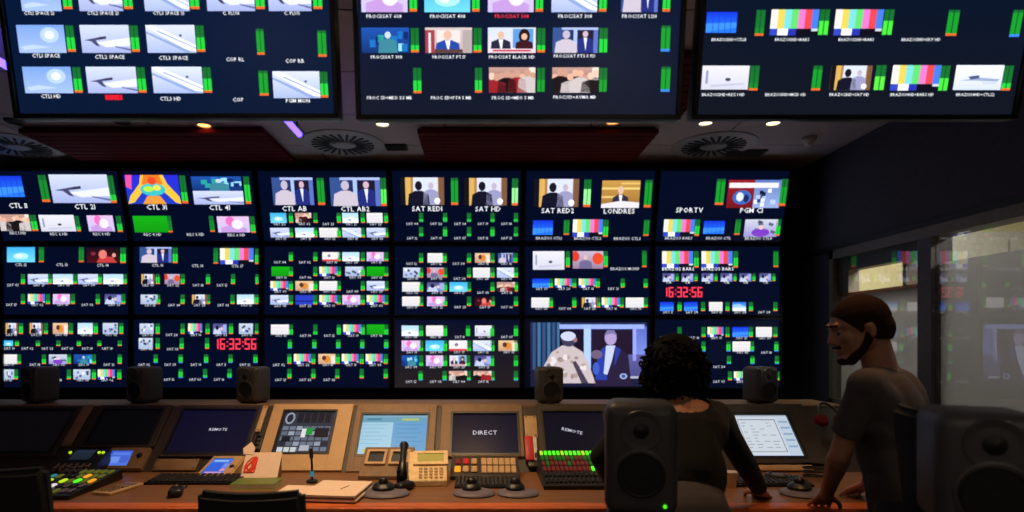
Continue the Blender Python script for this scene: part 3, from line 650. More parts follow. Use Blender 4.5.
s.pic('dot', 533, 251, 564.5, 269.5); s.bar(566, 251, 570, 267, .6); s.pic('redpic', 573, 251, 603.5, 268.5); s.bar(604, 251, 608, 267, .7); s.txt('BRAZOS MON3', 625, 268.5, 2.9, (205, 208, 218)); s.bar(642.5, 250.5, 647, 267, .8, bright=(24, 130, 44))
row(s, ['deep', 'bars', 'bars', None, '-'], [532.5, 555, 579, 604, 628], 17, 278.5, 287.5, [551, 574.5, 598, 623, 646], 288.5)
row(s, ['white', None, 'door', 'bars', 'white'], [531.5, 555, 580, 602, 626], 18, 297.5, 307.5, [551, 574.5, 598.5, 622, 646], 308.4); s.done(BG)
s = wall_monitor(4, 2, 'bottom row wall monitor filled by one large picture of a soldier and a suited man')
s.pic('film', 530.5, 322.5, 647, 386.5); s.txt('SAT RED2', 590, 381, 4.2); s.done((6, 8, 22))
# column 6
s = wall_monitor(5, 0, 'top row wall monitor with the red and white sports picture PGM')
s.bar(716.5, 179, 725, 205, .9, bright=(24, 150, 44)); s.txt('SPORTV', 690, 210, 5.2); s.pic('sport', 728, 180, 781, 208); s.bar(780.5, 179, 787.5, 206, .7, bright=(24, 150, 44)); s.txt('PGM C1', 752, 210.3, 5.2)
s.pic('bars', 664, 219.5, 695, 236.5); s.bar(695.5, 219.5, 700, 236, .6); s.txt('BRAZOS BARS', 679, 238.2, 2.9, (205, 208, 218)); s.pic('deep', 704, 221, 725, 234); s.bar(735.5, 219.5, 741, 235, .8, bright=(24, 130, 44)); s.txt('BRAZOS CTL', 719, 238.2, 2.9, (205, 208, 218))
s.pic('purple', 745, 219.5, 778, 237); s.bar(776.5, 219.5, 781, 236, .6); s.txt('BRAZOS CTL8', 759, 238.4, 2.9, (205, 208, 218)); s.done(BG)
X6 = [663, 685, 709, 733, 757]; B6 = [680, 703.5, 728, 751.5, 776]
s = wall_monitor(5, 1, 'middle row wall monitor with two colour bar tiles and a red 16:32:56 clock')
for x0 in (662.5, 702): s.pic('bars', x0, 251, x0+31, 268); s.bar(x0+32, 251, x0+36.5, 267.5, .6); s.txt('BRAZOS BARS', x0+16, 268.6, 3.4)
s.bar(774, 251, 779, 267, .9, bright=(24, 130, 44))
for x0 in (663, 682, 702, 721, 740, 760): s.pic('meeting', x0, 273, x0+12, 281.5); s.bar(x0+13, 273.5, x0+16, 281, .6); s.txt('TX', x0+6, 282, 2.8)
x, v = s.at(683.5, 292); s.P.clock('16:32:56', x, v, .072, (255, 60, 84))
row(s, ['deep', 'deep', 'white', 'bluewhite', None], [660.5, 684.5, 709.5, 733, 757], 13.5, 302, 311, B6, 312); s.done(BG)
s = wall_monitor(5, 2, 'bottom row wall monitor behind the curly haired woman, partly hidden by her hair')
row(s, [None, None, 'bars', 'deep', 'white'], [657, 685, 708, 733, 756.5], 16, 327, 337, [680, 704, 728, 751.5, 776], 337.8); row(s, ['-', '-', '-', 'white', None], [660, 685, 709, 733, 757], 18, 341.5, 351.5, [680, 704, 729, 752.5, 777], 352.4, tick=(60, 120, 220))
row(s, ['-', '-', None, '-', '-'], [660, 685, 710, 734, 757], 17, 356, 364, [680, 705, 729.5, 753, 777.5], 366.8, tick=(60, 120, 220)); row(s, [None, None, None, 'bars', None], [660, 685, 711, 734.5, 758], 15, 371.5, 380.5, [681, 706, 730.5, 754, 778], 381.6); s.done(BG)

# --- three large overhead monitors hung from the ceiling
def overhead(cx, tilt, roll, label, yaw=0, y=2.1, z=None):
    t = thing('overhead_monitor', label, 'monitor', (cx, y, z), (R(tilt), R(roll), R(yaw)), 'large overhead monitors')
    s = Screen(t, 325*y/F, .64, .06, .017, 'screen_large')
    b = MB().box((0, .10, .36), (.26, .06, .2)).build('mount_plate', 'casing_soft', t)
    MB().cyl((0, .13, .40), (0, .27, .62), .02).build('mount_pole', 'casing_soft', t)
    return s
ZB = EYE+(340-118.5)*2.1/F
NAVY = (3, 20, 52)
s = overhead((176.5-480)*2.1/F, 11, 0, 'overhead monitor with rows of ski slope pictures', 0, 2.1, ZB)
for x0, x1, k, b0 in ((18, 58, 'sky', 60), (76, 120, 'snow', 121), (142, 187, 'slope', 188), (205, 253, 'snow', 254), (267, 310, 'snow', 312)):
    s.pic(k, x0, -20, x1, 10); s.bar(b0, -20, b0+9, 8, .6)
for x, t in ((37, 'CTL1 SPACE 21'), (101, 'CTL2 SPACE 21'), (167, 'CTL3 SPACE 21'), (230, 'C. FLUX'), (291, 'C. PLUS')): s.txt(t, x, 12, 3.6)
for x0, x1, k, b0 in ((15.5, 63, 'sky', 64.5), (79, 128, 'snow', 129), (145, 194, 'slope', 195)):
    s.pic(k, x0, 24, x1, 52); s.bar(b0, 24.5, b0+8, 51, .55)
    s.pic(k, x0+6, 66, x1+7, 92.5); s.bar(b0+7, 66.5, b0+15, 92, .55)
s.bar(255.5, 28, 263, 54, .9, bright=(24, 150, 44)); s.bar(317, 29.5, 325.5, 56, .9, bright=(24, 150, 44)); s.bar(258, 70, 267, 95, .9, bright=(24, 150, 44))
s.pic('slope', 272, 70.5, 319, 97.5); s.bar(319.5, 71, 327, 97, .55)
for x, y, t in ((44, 54.7, 'CTL1 SPACE'), (108, 56, 'CTL2 SPACE'), (172, 57, 'CTL3 SPACE'), (234, 58.5, 'COP RL'), (294, 60, 'COP RR'), (49, 95.5, 'CTL1 HD'), (169, 98, 'CTL3 HD'), (237, 99, 'COP'), (297, 100, 'PGM MON')): s.txt(t, x, y, 4)
x, v = s.at(112, 96.8); s.P.rect(x-.03, v+.008, x+.03, v-.008, (230, 30, 50), 3); s.txt('CTL2 HD', 112, 96.8, 3.4, (120, 10, 24)); s.done(NAVY, (8, 22, 48))
s = overhead((518.5-480)*2.1/F, 9, 0, 'overhead monitor with a news presenter, two anchors and crowd pictures', 0, 2.1, ZB-.004)
for x0, x1, k, b0 in ((360.5, 407, 'pink', 409), (424, 470, 'cyan', 472), (488, 534, 'pink', 536), (552, 598, 'slope', 600), (622, 659, 'soldier', 664)):
    s.pic(k, x0, -20, x1, 11); s.bar(b0, -20, b0+7.5, 10.5, .6)
for i, (x, t) in enumerate(((383.5, 'PROC1/SAT 608'), (447.5, 'PROC1/SAT 408'), (512, 'PROC/SAT 508'), (575.5, 'PROC/SAT 308'), (640, 'PROC/SAT 1.2H'))): s.txt(t, x, 15, 3.8, (246, 50, 60) if i == 2 else (238, 240, 246))
for x0, x1, k, b0 in ((361, 409, 'lab', 410.5), (425, 472, 'suit', 473.5), (488, 536, 'anchors', 537.5), (553, 598.5, 'soldier', 600)):
    s.pic(k, x0, 26.5, x1, 52); s.bar(b0, 27, b0+8, 51.5, .3 if k != 'soldier' else .55, None if k == 'soldier' else (226, 100, 40))
s.bar(662, 24.5, 671, 50.5, .9, (60, 130, 250), (24, 150, 44)); s.bar(662, 66, 671, 91, .9, (60, 130, 250), (24, 150, 44))
s.bar(413, 67, 421, 92.5, .5); s.bar(475, 67, 482, 92, .5)
for x0, b0 in ((489, 537.5), (552.5, 600)): s.pic('crowd', x0, 66.5, x0+46.5, 92); s.bar(b0, 67, b0+7.5, 91, .5, None, (24, 150, 44))
for x, y, t in ((386, 56, 'PROC1/SAT 308'), (449, 56, 'PROC/SAT PT.17'), (512, 56, 'PROC/SAT BLACK HD'), (575, 55, 'PROC/SAT PTS 5 FD'), (389, 97, 'PROC SD+MEO 3.5 MB'), (451, 97, 'PROC SD+PT4 5 MB'), (513, 97, 'PROC SD+MEO 5 MB'), (575, 96.3, 'PROC/SD+AVMA MB')): s.txt(t, x, y, 3.4)
s.done(NAVY, (18, 22, 38))
s = overhead((855-480)*2.1/F, 13, 0, 'overhead monitor with three sets of colour bars near the side wall', 0, 2.1, ZB-.004)
s.pic('deep', 707.5, 11, 738, 32); s.bar(757, 9, 766, 35, .3, bright=(24, 130, 44)); 
for x0 in (772, 836.5): s.pic('bars', x0, 8.5, x0+48, 34.5); s.bar(x0+49, 8.5, x0+58.5, 34, .55, None, (70, 226, 60))
s.bar(949.5, 9, 960.5, 35, .9, bright=(24, 150, 44)); s.bar(1014, 9, 1024, 36, .9, (60, 130, 250), (24, 150, 44))
for x, t in ((730, 'BRAZOS1HD+CTL13'), (793.5, 'BRAZOS1HD+BARS'), (858, 'BRAZOS2HD+BARS'), (923, 'BRAZOS1HD+SKY HD')): s.txt(t, x, 38.7, 3.1)
s.pic('dot', 703, 65, 750, 89); s.bar(751, 65, 760, 90, .3, bright=(24, 130, 44)); s.bar(814, 65, 823, 90, .85, bright=(24, 150, 44))
s.pic('door', 832, 65, 873, 89.5); s.bar(877, 64.5, 887, 89.5, .55, None, (90, 226, 70)); s.pic('bars', 893.5, 64.5, 942, 90); s.bar(942, 65, 951, 90, .5, None, (70, 226, 60)); s.pic('skier', 957, 64.5, 1005, 89.5); s.bar(1005.5, 65, 1014.5, 90, .3)
for x, t in ((724.5, 'BRAZOS2HD+REC 1 HD'), (787, 'BRAZOS1HD+MCD HD'), (851, 'BRAZOS1HD+SAT HD'), (914, 'BRAZOS4HD+BARS HD'), (977.5, 'BRAZOS4HD+CTL22')): s.txt(t, x, 94, 3.1)
s.done((4, 18, 42), (16, 20, 30))

# ------------------------------------------------------------------ the control desk
DY0, DY1, DZ = 2.5, 3.18, .77                 # worktop from its front edge to the foot of the slope
TY, TZ = 3.50, 1.09                           # upper edge of the slope
DXL, DXR = -3.6, 2.12
desk = thing('control_desk', 'long wooden control desk with a sloped dark instrument face below the monitor wall', 'desk', ((DXL+DXR)/2, 0, 0))
def dpart(name, mb, m):
    for i, v in enumerate(mb.v): mb.v[i] = (v[0]-(DXL+DXR)/2, v[1], v[2])
    return mb.build(name, m, desk)
dpart('worktop', wall_box(DXL, DXR, DY0+.012, DY1+.05, DZ-.035, DZ), 'worktop_wood')
dpart('front_edge', MB().rbox(((DXL+DXR)/2, DY0+.004, DZ-.02), (DXR-DXL, .022, .042), .006, 2), 'nosing_wood')
dpart('front_border', wall_box(DXL, DXR, DY0+.014, DY0+.075, DZ-.002, DZ+.0015), 'nosing_wood')
dpart('sloped_face', MB().prism([(DY1, DZ), (TY, TZ), (TY+.02, TZ-.03), (DY1+.03, DZ-.03)], DXL, DXR), 'fascia')
dpart('top_shelf', MB().rbox(((DXL+DXR)/2, TY+.16, TZ-.012), (DXR-DXL, .34, .026), .005, 2), 'beige_dark')
dpart('back_panel', wall_box(DXL, DXR, 3.78, 3.80, 0, TZ-.026), 'desk_body')
for x in (DXL, DXR): dpart('side_panel', MB().prism([(2.75, 0), (3.80, 0), (3.80, TZ-.02), (TY, TZ-.02), (DY1+.02, DZ-.03), (2.56, DZ-.035), (2.62, DZ-.12), (2.75, DZ-.2)], x-.02, x+.02), 'desk_body')
dpart('modesty_panel', wall_box(DXL+.02, DXR-.02, 3.1, 3.12, .05, DZ-.035), 'desk_body')
for x in (-2.2, -.9, .25, 1.35): dpart('support', wall_box(x-.02, x+.02, 2.7, 3.1, 0, DZ-.035), 'desk_body')

def slope_hit(px, py):
    """the point of the sloped face seen at a place of the photograph: x and the distance up the slope"""
    b = (340-py)/F; t = ((EYE-DZ)+DY1)/(1-b); return (px-480)/F*t, (t-DY1)*math.sqrt(2)
def slope_thing(name, label, cat, xl, xr, yt, yb, group=None):
    ym = (yt+yb)/2; a = slope_hit(xl, ym)[0]; b = slope_hit(xr, ym)[0]; s1 = slope_hit(xl, yt)[1]; s0 = slope_hit(xl, yb)[1]; sm = (s0+s1)/2
    q = sm/math.sqrt(2)
    t = thing(name, label, cat, ((a+b)/2, DY1+q, DZ+q), (R(45), 0, 0), group)
    return t, b-a, s1-s0                         # local axes: x right, y up the slope, z off the face
def frame_rim(w, h, bw, t0, t1, cx=0, cy=0, W=None, H=None, mx=0, my=0):
    """a plate w x h with an opening W x H centred at mx, my"""
    m = MB(); l, r, u, d = mx-W/2, mx+W/2, my+H/2, my-H/2; z = (t0+t1)/2; th = t1-t0
    m.box(((-w/2+l)/2, 0, z), (l+w/2, h, th)); m.box(((w/2+r)/2, 0, z), (w/2-r, h, th))
    m.box((mx, (h/2+u)/2, z), (W, h/2-u, th)); m.box((mx, (-h/2+d)/2, z), (W, d+h/2, th)); return m
def desk_screen(label, box, scr, frame_mat, draw, bg, bg2=None):
    """a monitor let into the sloped face: frame plate, inner bezel and display"""
    t, w, h = slope_thing('console_monitor', label, 'monitor', *box, 'monitors let into the desk')
    ym = (scr[2]+scr[3])/2; a = slope_hit(scr[0], ym)[0]-t.location.x; b = slope_hit(scr[1], ym)[0]-t.location.x
    s0 = (t.location.y-DY1)*math.sqrt(2); u = slope_hit(480, scr[2])[1]-s0; d = slope_hit(480, scr[3])[1]-s0
    a = max(a, -w/2+.008); b = min(b, w/2-.008); u = min(u, h/2-.008)
    frame_rim(w, h, 0, .0, .016, W=b-a, H=u-d, mx=(a+b)/2, my=(u+d)/2).build('frame', frame_mat, t, .002)
    frame_rim(b-a+.012, u-d+.012, 0, .004, .018, W=b-a-.016, H=u-d-.016).build('bezel', 'casing', t).location = ((a+b)/2, (u+d)/2, 0)
    P = Picture(lambda x, v, L: (x, v, .006+.00018*L)); P.rect(a, u, b, d, bg, 0, bg2)
    if draw: draw(P, a, u, b, d)
    P.build('display', 'screen_desk', t); return t, w, h
def words(t, fx, fy, hh, rot=0):
    return lambda P, a, u, b, d: P.text(t, a+(b-a)*fx, u+(d-u)*fy, (u-d)*hh, (205, 205, 220), 4, rot)
def draw_gui(P, a, u, b, d):
    p = P.sub(a, u, b, d); g1, g2, g3 = (96, 104, 120), (44, 42, 52), (150, 158, 172)
    for i in range(5): p.r(.28+i*.13, .04, .39+i*.13, .28, (34, 30, 38), 2)
    p.e(.14, .17, .09, .14, g3, 2, 20); p.e(.14, .17, .06, .1, (36, 40, 52), 3, 20)
    for i in range(7):
        for j in range(5):
            c = random.choice([g1, g1, g2, g3, (110, 118, 136)]); p.r(.05+i*.13, .36+j*.12, .16+i*.13, .45+j*.12, c, 2)
    p.r(.5, .4, .62, .56, (30, 150, 60), 4); p.r(.42, .42, .5, .62, (226, 222, 226), 4); p.r(.66, .4, .92, .62, (38, 30, 36), 4)
    for i in range(3): p.r(.05+i*.12, .84, .15+i*.12, .95, (200, 206, 206), 4)
    p.r(.45, .8, .62, .92, (176, 178, 188), 4); p.r(.08, .6, .24, .72, (24, 26, 32), 4)
def draw_list(P, a, u, b, d):
    p = P.sub(a, u, b, d); p.r(0, 0, 1, .08, (130, 170, 190), 2); p.r(0, .08, 1, .2, (104, 160, 186), 2); p.r(0, .2, .48, .92, (160, 204, 226), 2); p.r(.48, .2, 1, .92, (100, 160, 206), 2); p.r(0, .92, 1, 1, (170, 200, 220), 2)
    p.r(.08, .84, .2, .9, (190, 200, 110), 3); p.r(.24, .84, .5, .9, (56, 110, 160), 3)
    for i in range(6): p.r(.03, .25+i*.09, .40-.05*(i % 3), .27+i*.09, (140, 186, 212), 3); p.r(.53, .25+i*.1, .92-.06*(i % 2), .27+i*.1, (86, 146, 194), 3)
    p.r(.6, .1, .85, .16, (170, 190, 120), 3); p.r(.08, .1, .3, .15, (70, 130, 160), 3)
def draw_doc(P, a, u, b, d):
    p = P.sub(a, u, b, d); p.r(0, 0, 1, .06, (176, 190, 205), 2); p.r(0, .94, 1, 1, (70, 104, 168), 2); p.r(.76, .08, 1, .94, (190, 206, 222), 2)
    p.r(.06, .12, .74, .14, (120, 130, 145), 3); p.r(.72, .12, .735, .86, (120, 130, 145), 3); p.r(.06, .85, .74, .865, (130, 140, 152), 3); p.r(.06, .12, .07, .86, (150, 158, 170), 3)
    for i in range(9):
        for j in range(4):
            if random.random() < .75: p.r(.1+j*.15, .2+i*.07, .1+j*.15+random.uniform(.05, .13), .215+i*.07, (140, 150, 164), 3)
    for i in range(5): p.r(.79, .16+i*.14, .95, .2+i*.14, (140, 165, 195), 3)

DARK = (9, 7, 10); NV = (10, 10, 38)
desk_screen('dark console monitor at the outer end of the desk, switched off', (-26, 70, 408, 458), (-20, 64, 411, 454), 'fascia', None, DARK)
desk_screen('dark console monitor above the video switcher, switched off', (90, 164, 406.5, 448.5), (95, 157, 410, 445.5), 'fascia', None, (4, 4, 6))
desk_screen('navy console monitor with a small white word, above the blue touch panel', (170, 256, 406.5, 458), (174, 252, 410, 455), 'fascia', words('REMOTE', .56, .46, .062), NV, (12, 11, 34))
desk_screen('console monitor with a grey button interface in a wide beige plate', (265, 348, 405.6, 472), (279, 333, 412, 455), 'beige', draw_gui, (52, 54, 66))
desk_screen('console monitor with the bright light blue list screen', (352, 435, 405.6, 473), (359, 428, 415, 457), 'beige_dark', draw_list, (150, 196, 222))
desk_screen('navy console monitor with the word DIRECT, above the small orange and red keys', (441, 523, 405.6, 458), (451, 519, 414, 456), 'beige_dark', words('DIRECT', .5, .47, .10), (12, 12, 34), (14, 13, 36))
desk_screen('navy console monitor with a slanted word, above the lit green key panel', (538, 612, 405.6, 461), (543, 607, 412, 458), 'fascia', words('REMOTE', .46, .44, .07, R(-16)), (11, 11, 26))
desk_screen('dark console monitor hidden behind the curly haired woman', (622, 714, 405.6, 461), (628, 708, 412, 458), 'fascia', None, (8, 8, 16))
desk_screen('console monitor with a white document page beside the standing man', (722, 815, 405.6, 465), (739.5, 796, 415, 459), 'fascia', draw_doc, (206, 214, 224))

def plate(label, box, m, name='cover_plate', cat='panel'):
    t, w, h = slope_thing(name, label, cat, *box); MB().rbox((0, 0, .007), (w, h, .014), .004, 2).build('plate', m, t)
    for sx in (-1, 1):
        for sy in (-1, 1): MB().cyl((sx*(w/2-.012), sy*(h/2-.012), .013), (sx*(w/2-.012), sy*(h/2-.012), .017), .004, n=8).build('screw', 'chrome', t)
    return t, w, h
plate('narrow beige cover plate between the two switched off console monitors', (72.5, 83.5, 406, 447), 'beige_dark')
plate('wide plain brown cover plate below the navy monitor', (155, 198, 460, 471.5), 'beige_dark')
plate('slim beige cover plate beside the button interface monitor', (257, 264.6, 407, 433), 'beige')
plate('beige cover plate above the red and white box', (524.5, 537, 417, 438.5), 'beige')
plate('plain beige cover plate below the document screen', (736, 812, 466, 471.8), 'beige')
t, w, h = slope_thing('intercom_box', 'red and white intercom box with black clip between two navy monitors', 'intercom', 524.5, 537, 440, 464)
MB().rbox((-w*.15, 0, .02), (w*.68, h, .04), .005, 2).build('body', 'red_plastic', t); MB().rbox((w*.34, 0, .018), (w*.3, h*.96, .034), .004, 2).build('side_strip', 'white_plastic', t)
MB().box((w*.34, -h*.3, .037), (w*.2, h*.18, .006)).build('label_print', 'casing', t); MB().rbox((w*.1, -h*.62, .015), (w*.8, h*.22, .03), .004, 2).build('clip', 'plastic_black', t)
t, w, h = slope_thing('key_module', 'black key module below the slim beige plate', 'switch panel', 255, 262.5, 435, 452)
MB().rbox((0, 0, .008), (w, h, .016), .003, 2).build('body', 'plastic_black', t)
for k in range(4): MB().rbox((0, -h/2+h*(k+.5)/4, .018), (w*.6, h*.16, .008), .002, 2).build('key', 'key_dark', t)

# small touch panel with its own wedge, lower on the slope and worktop
def wedge(name, label, cat, x0, x1, y0, y1, h0, h1, m, body='body', group=None):
    t = thing(name, label, cat, ((x0+x1)/2, y0, DZ), (0, 0, 0), group); D = y1-y0; w = x1-x0
    MB().prism([(0, 0), (D, 0), (D, h1), (0, h0)], -w/2, w/2).build(body, m, t, .003)
    a = math.atan2(h1-h0, D); M = Matrix.Translation((0, 0, h0)) @ Matrix.Rotation(a, 4, 'X'); return t, w, math.hypot(D, h1-h0), M
def wx(px, y, z=DZ): return (px-480)/F*y
def put(o, M): o.matrix_local = M; return o
def grid_keys(t, M, x0, y0, x1, y1, nx, ny, mats, gap=.25, h=.006, name='key'):
    """a field of keys, each one a part; mats(i, j) picks the colour of the key"""
    cw, chh = (x1-x0)/nx, (y1-y0)/ny; base = {}
    for j in range(ny):
        for i in range(nx):
            m = mats(i, j)
            if m is None: continue
            if m not in base: o = MB().rbox((0, 0, h/2), (cw*(1-gap), chh*(1-gap), h), min(cw, chh)*.12, 1).build(name, m, t); base[m] = o.data
            else: o = link(bpy.data.objects.new(name, base[m]), t)
            o.matrix_local = M @ Matrix.Translation((x0+cw*(i+.5), y0+chh*(j+.5), 0))

# blue touch panel
t, w, L, M = wedge('touch_panel', 'small beige touch panel with a blue screen beside the orange marked papers', 'control panel', wx(203, 3.1), wx(237, 3.1), 3.0, 3.22, .012, .075, 'beige')
put(frame_rim(w*.92, L*.94, 0, .0, .006, W=w*.62, H=L*.74, mx=-w*.08, my=L*.0).build('frame', 'beige', t), M @ Matrix.Translation((0, L/2, 0)))
P = Picture(lambda x, v, l: (x, v, .002+.00018*l)); P.rect(-w*.39, L*.37, w*.23, -L*.37, (66, 120, 226), 0, (50, 86, 200)); p = P.sub(-w*.39, L*.37, w*.23, -L*.37)
p.r(.1, .1, .8, .2, (150, 186, 240), 2); p.r(.1, .3, .66, .7, (46, 96, 214), 2); p.r(.72, .3, .95, .6, (120, 140, 226), 2); p.r(.1, .84, .9, .94, (200, 150, 200), 2); p.r(.72, .64, .95, .8, (206, 150, 190), 2)
put(P.build('display', 'screen_desk', t), M @ Matrix.Translation((0, L/2, 0))); put(MB().lathe([(.012, 0), (.012, .012), (.008, .014), (0, .014)], 16).build('knob', 'plastic_black', t), M @ Matrix.Translation((w*.36, L*.45, 0)))
# second blue touch panel by the video switcher
t, w, L = slope_thing('touch_panel', 'small beige touch panel with a blue screen at the side of the video switcher', 'control panel', 108, 148, 450, 472)
MB().rbox((0, 0, .008), (w, L, .03), .004, 2).build('body', 'beige_dark', t); M = Matrix.Translation((0, -L/2, .0235))
put(frame_rim(w*.96, L*.94, 0, .0, .006, W=w*.54, H=L*.7, mx=-w*.16, my=0).build('frame', 'beige_dark', t), M @ Matrix.Translation((0, L/2, 0)))
P = Picture(lambda x, v, l: (x, v, .002+.00018*l)); P.rect(-w*.43, L*.35, w*.11, -L*.35, (60, 92, 200), 0, (84, 120, 226)); p = P.sub(-w*.43, L*.35, w*.11, -L*.35); p.r(.1, .12, .9, .3, (90, 124, 226), 2); p.r(.1, .4, .5, .8, (110, 146, 236), 2); p.r(.56, .4, .9, .8, (70, 100, 206), 2)
put(P.build('display', 'screen_desk', t), M @ Matrix.Translation((0, L/2, 0))); put(MB().lathe([(.014, 0), (.014, .014), (.009, .016), (0, .016)], 16).build('knob', 'plastic_black', t), M @ Matrix.Translation((w*.32, L*.6, 0)))

# video switcher with its rows of lit buttons
t, w, L, M = wedge('video_switcher', 'black video switcher with rows of green, yellow and white lit buttons', 'control panel', wx(30, 2.78), wx(92, 2.78), 2.62, 3.02, .02, .05, 'plastic_black')
pal = [['led_white', 'led_white', 'led_red', 'plastic_grey', 'plastic_grey', 'glow_olive', 'plastic_grey', 'plastic_grey'], ['led_cyan', 'key_dark', 'led_white', 'led_white', 'key_dark', 'plastic_grey', 'key_dark', 'plastic_grey'],
       ['glow_olive', 'led_lime', 'key_dark', 'led_lime', 'glow_olive', 'led_green', 'glow_olive', 'led_amber'], ['led_cyan', 'glow_olive', 'key_dark', 'key_dark', 'glow_olive', 'led_amber', 'glow_olive', 'glow_olive'], ['key_dark', 'key_dark', 'key_dark', 'glow_olive', 'glow_olive', 'glow_olive', 'glow_olive', 'glow_olive']]
grid_keys(t, M, -w*.47, .02, w*.47, L-.02, 8, 5, lambda i, j: pal[j][i], .36, .009, 'button')
t, w, L, M = wedge('fader_panel', 'black fader panel with a small dark screen behind the lit video switcher', 'control panel', wx(58, 3.1), wx(99, 3.1), 3.03, 3.2, .03, .12, 'plastic_black')
P = Picture(lambda x, v, l: (x, v, .004+.00018*l)); P.rect(-w*.3, L*.42, w*.2, L*.0, (34, 44, 60), 0, (26, 32, 44)); put(P.build('display', 'screen_desk', t), M @ Matrix.Translation((0, L/2, 0)))
for k in range(6):
    put(MB().box((0, 0, .003), (.008, L*.30, .004)).build('fader_track', 'beige_dark', t), M @ Matrix.Translation((-w*.42+k*w*.15, L*.2, 0)))
    put(MB().rbox((0, 0, .008), (.02, .012, .012), .002, 1).build('fader_knob', 'plastic_grey', t), M @ Matrix.Translation((-w*.42+k*w*.15, L*(.14+.03*(k % 3)), 0)))
for x in (-.42, .3, .4): put(MB().lathe([(.008, 0), (.008, .006), (0, .008)], 12).build('lamp', 'led_lime', t), M @ Matrix.Translation((w*x, L*.82, 0)))

# lit key panel (router) before the slanted word monitor
t, w, L, M = wedge('router_panel', 'long key panel with one row of bright green keys over dim red keys', 'control panel', wx(541, 2.93), wx(607, 2.93), 2.80, 3.16, .02, .12, 'plastic_black')
def rk(i, j):
    if j == 5: return 'led_green' if i % 5 else 'led_lime'
    if j == 4: return ('led_darkgreen', 'led_darkgreen', 'led_red', 'led_darkgreen')[i % 4] if i < 8 else ('led_red' if i < 10 else 'led_darkgreen')
    if j == 3: return 'led_red' if (i*7+j) % 5 else 'led_darkgreen'
    if j == 2: return ('led_red' if i < 10 else ('led_green' if i == 11 else 'led_red'))
    return 'key_dark'
grid_keys(t, M, -w*.47, .02, w*.47, L-.012, 14, 6, rk, .3, .008)

# keyboards
def keyboard(label, px0, px1, y, depth, m, keym, nx=15, ny=5, rot=0):
    x0, x1 = wx(px0, y), wx(px1, y)
    t = thing('keyboard', label, 'keyboard', ((x0+x1)/2, y, DZ), (0, 0, rot)); w = x1-x0
    MB().prism([(-depth/2, 0), (depth/2, 0), (depth/2, .022), (-depth/2, .012)], -w/2, w/2).build('body', m, t, .003)
    M = Matrix.Translation((0, -depth/2, .012)) @ Matrix.Rotation(math.atan2(.01, depth), 4, 'X')
    grid_keys(t, M, -w/2+.008, .008, w/2-.008, depth-.008, nx, ny, lambda i, j: keym, .18, .007); return t
keyboard('black keyboard before the plain brown cover plate', 152, 246, 2.97, .15, 'plastic_black', 'key_dark')
keyboard('dark brown keyboard below the DIRECT monitor', 455, 521, 2.90, .15, 'plastic_black', 'key_dark')
keyboard('black keyboard under the leaning woman and the document screen', 726, 806, 2.93, .15, 'plastic_black', 'key_dark')
t, w, L, M = wedge('key_strip', 'low beige strip of orange and red keys below the DIRECT monitor', 'control panel', wx(451, 3.08), wx(519, 3.08), 3.0, 3.16, .02, .09, 'fascia')
grid_keys(t, M, -w*.46, .02, -w*.1, L-.02, 3, 2, lambda i, j: [['led_amber', 'beige', 'beige'], ['led_red', 'red_plastic', 'beige']][j][i], .25, .008)
grid_keys(t, M, -w*.06, .02, w*.46, L-.02, 6, 2, lambda i, j: 'beige', .1, .006)
t, w, L, M = wedge('cutout_panel', 'beige panel with two square black cutouts below the light blue list screen', 'panel', wx(362, 3.1), wx(413, 3.1), 3.0, 3.2, .02, .13, 'beige_dark')
for s in (-1, 1): put(frame_rim(w*.4, L*.5, 0, 0, .012, W=w*.3, H=L*.36).build('socket_frame', 'beige', t), M @ Matrix.Translation((s*w*.23, L*.6, 0))); put(MB().box((0, 0, .002), (w*.3, L*.36, .004)).build('socket', 'casing', t), M @ Matrix.Translation((s*w*.23, L*.6, 0)))

# desk telephone
tp = thing('telephone', 'beige desk telephone with a yellow lit display and black handset', 'telephone', (wx(428, 2.96), 2.86, DZ), (0, 0, R(4)))
MB().prism([(0, 0), (.2, 0), (.2, .13), (.17, .135), (0, .03)], -.09, .1).build('body', 'phone_cream', tp, .006)
M = Matrix.Translation((0, 0, .03)) @ Matrix.Rotation(math.atan2(.105, .17), 4, 'X')
put(frame_rim(.17, .095, 0, 0, .01, W=.13, H=.06).build('display_frame', 'phone_cream', tp), M @ Matrix.Translation((.02, .15, 0))); put(MB().box((0, 0, .004), (.13, .06, .004)).build('display', 'phone_screen', tp), M @ Matrix.Translation((.02, .15, 0)))
grid_keys(tp, M, -.04, .01, .085, .09, 5, 4, lambda i, j: 'beige', .3, .005)
pts = [(-.115, .01, .05), (-.115, .02, .075), (-.115, .08, .115), (-.115, .15, .15), (-.115, .185, .165), (-.115, .2, .155)]
MB().tube(pts, [.022, .024, .016, .016, .024, .02], 12).build('handset', 'plastic_black', tp); MB().box((-.115, .1, .04), (.05, .2, .08)).build('cradle', 'plastic_black', tp)
cord = [(-.115+.012*math.cos(k*.9), -.01-.002*k+.012*math.sin(k*.9), .012+.006*math.sin(k*.4)) for k in range(34)]
MB().tube([(-.115, .01, .04)]+cord, .0035, 6).build('cord', 'cable', tp)

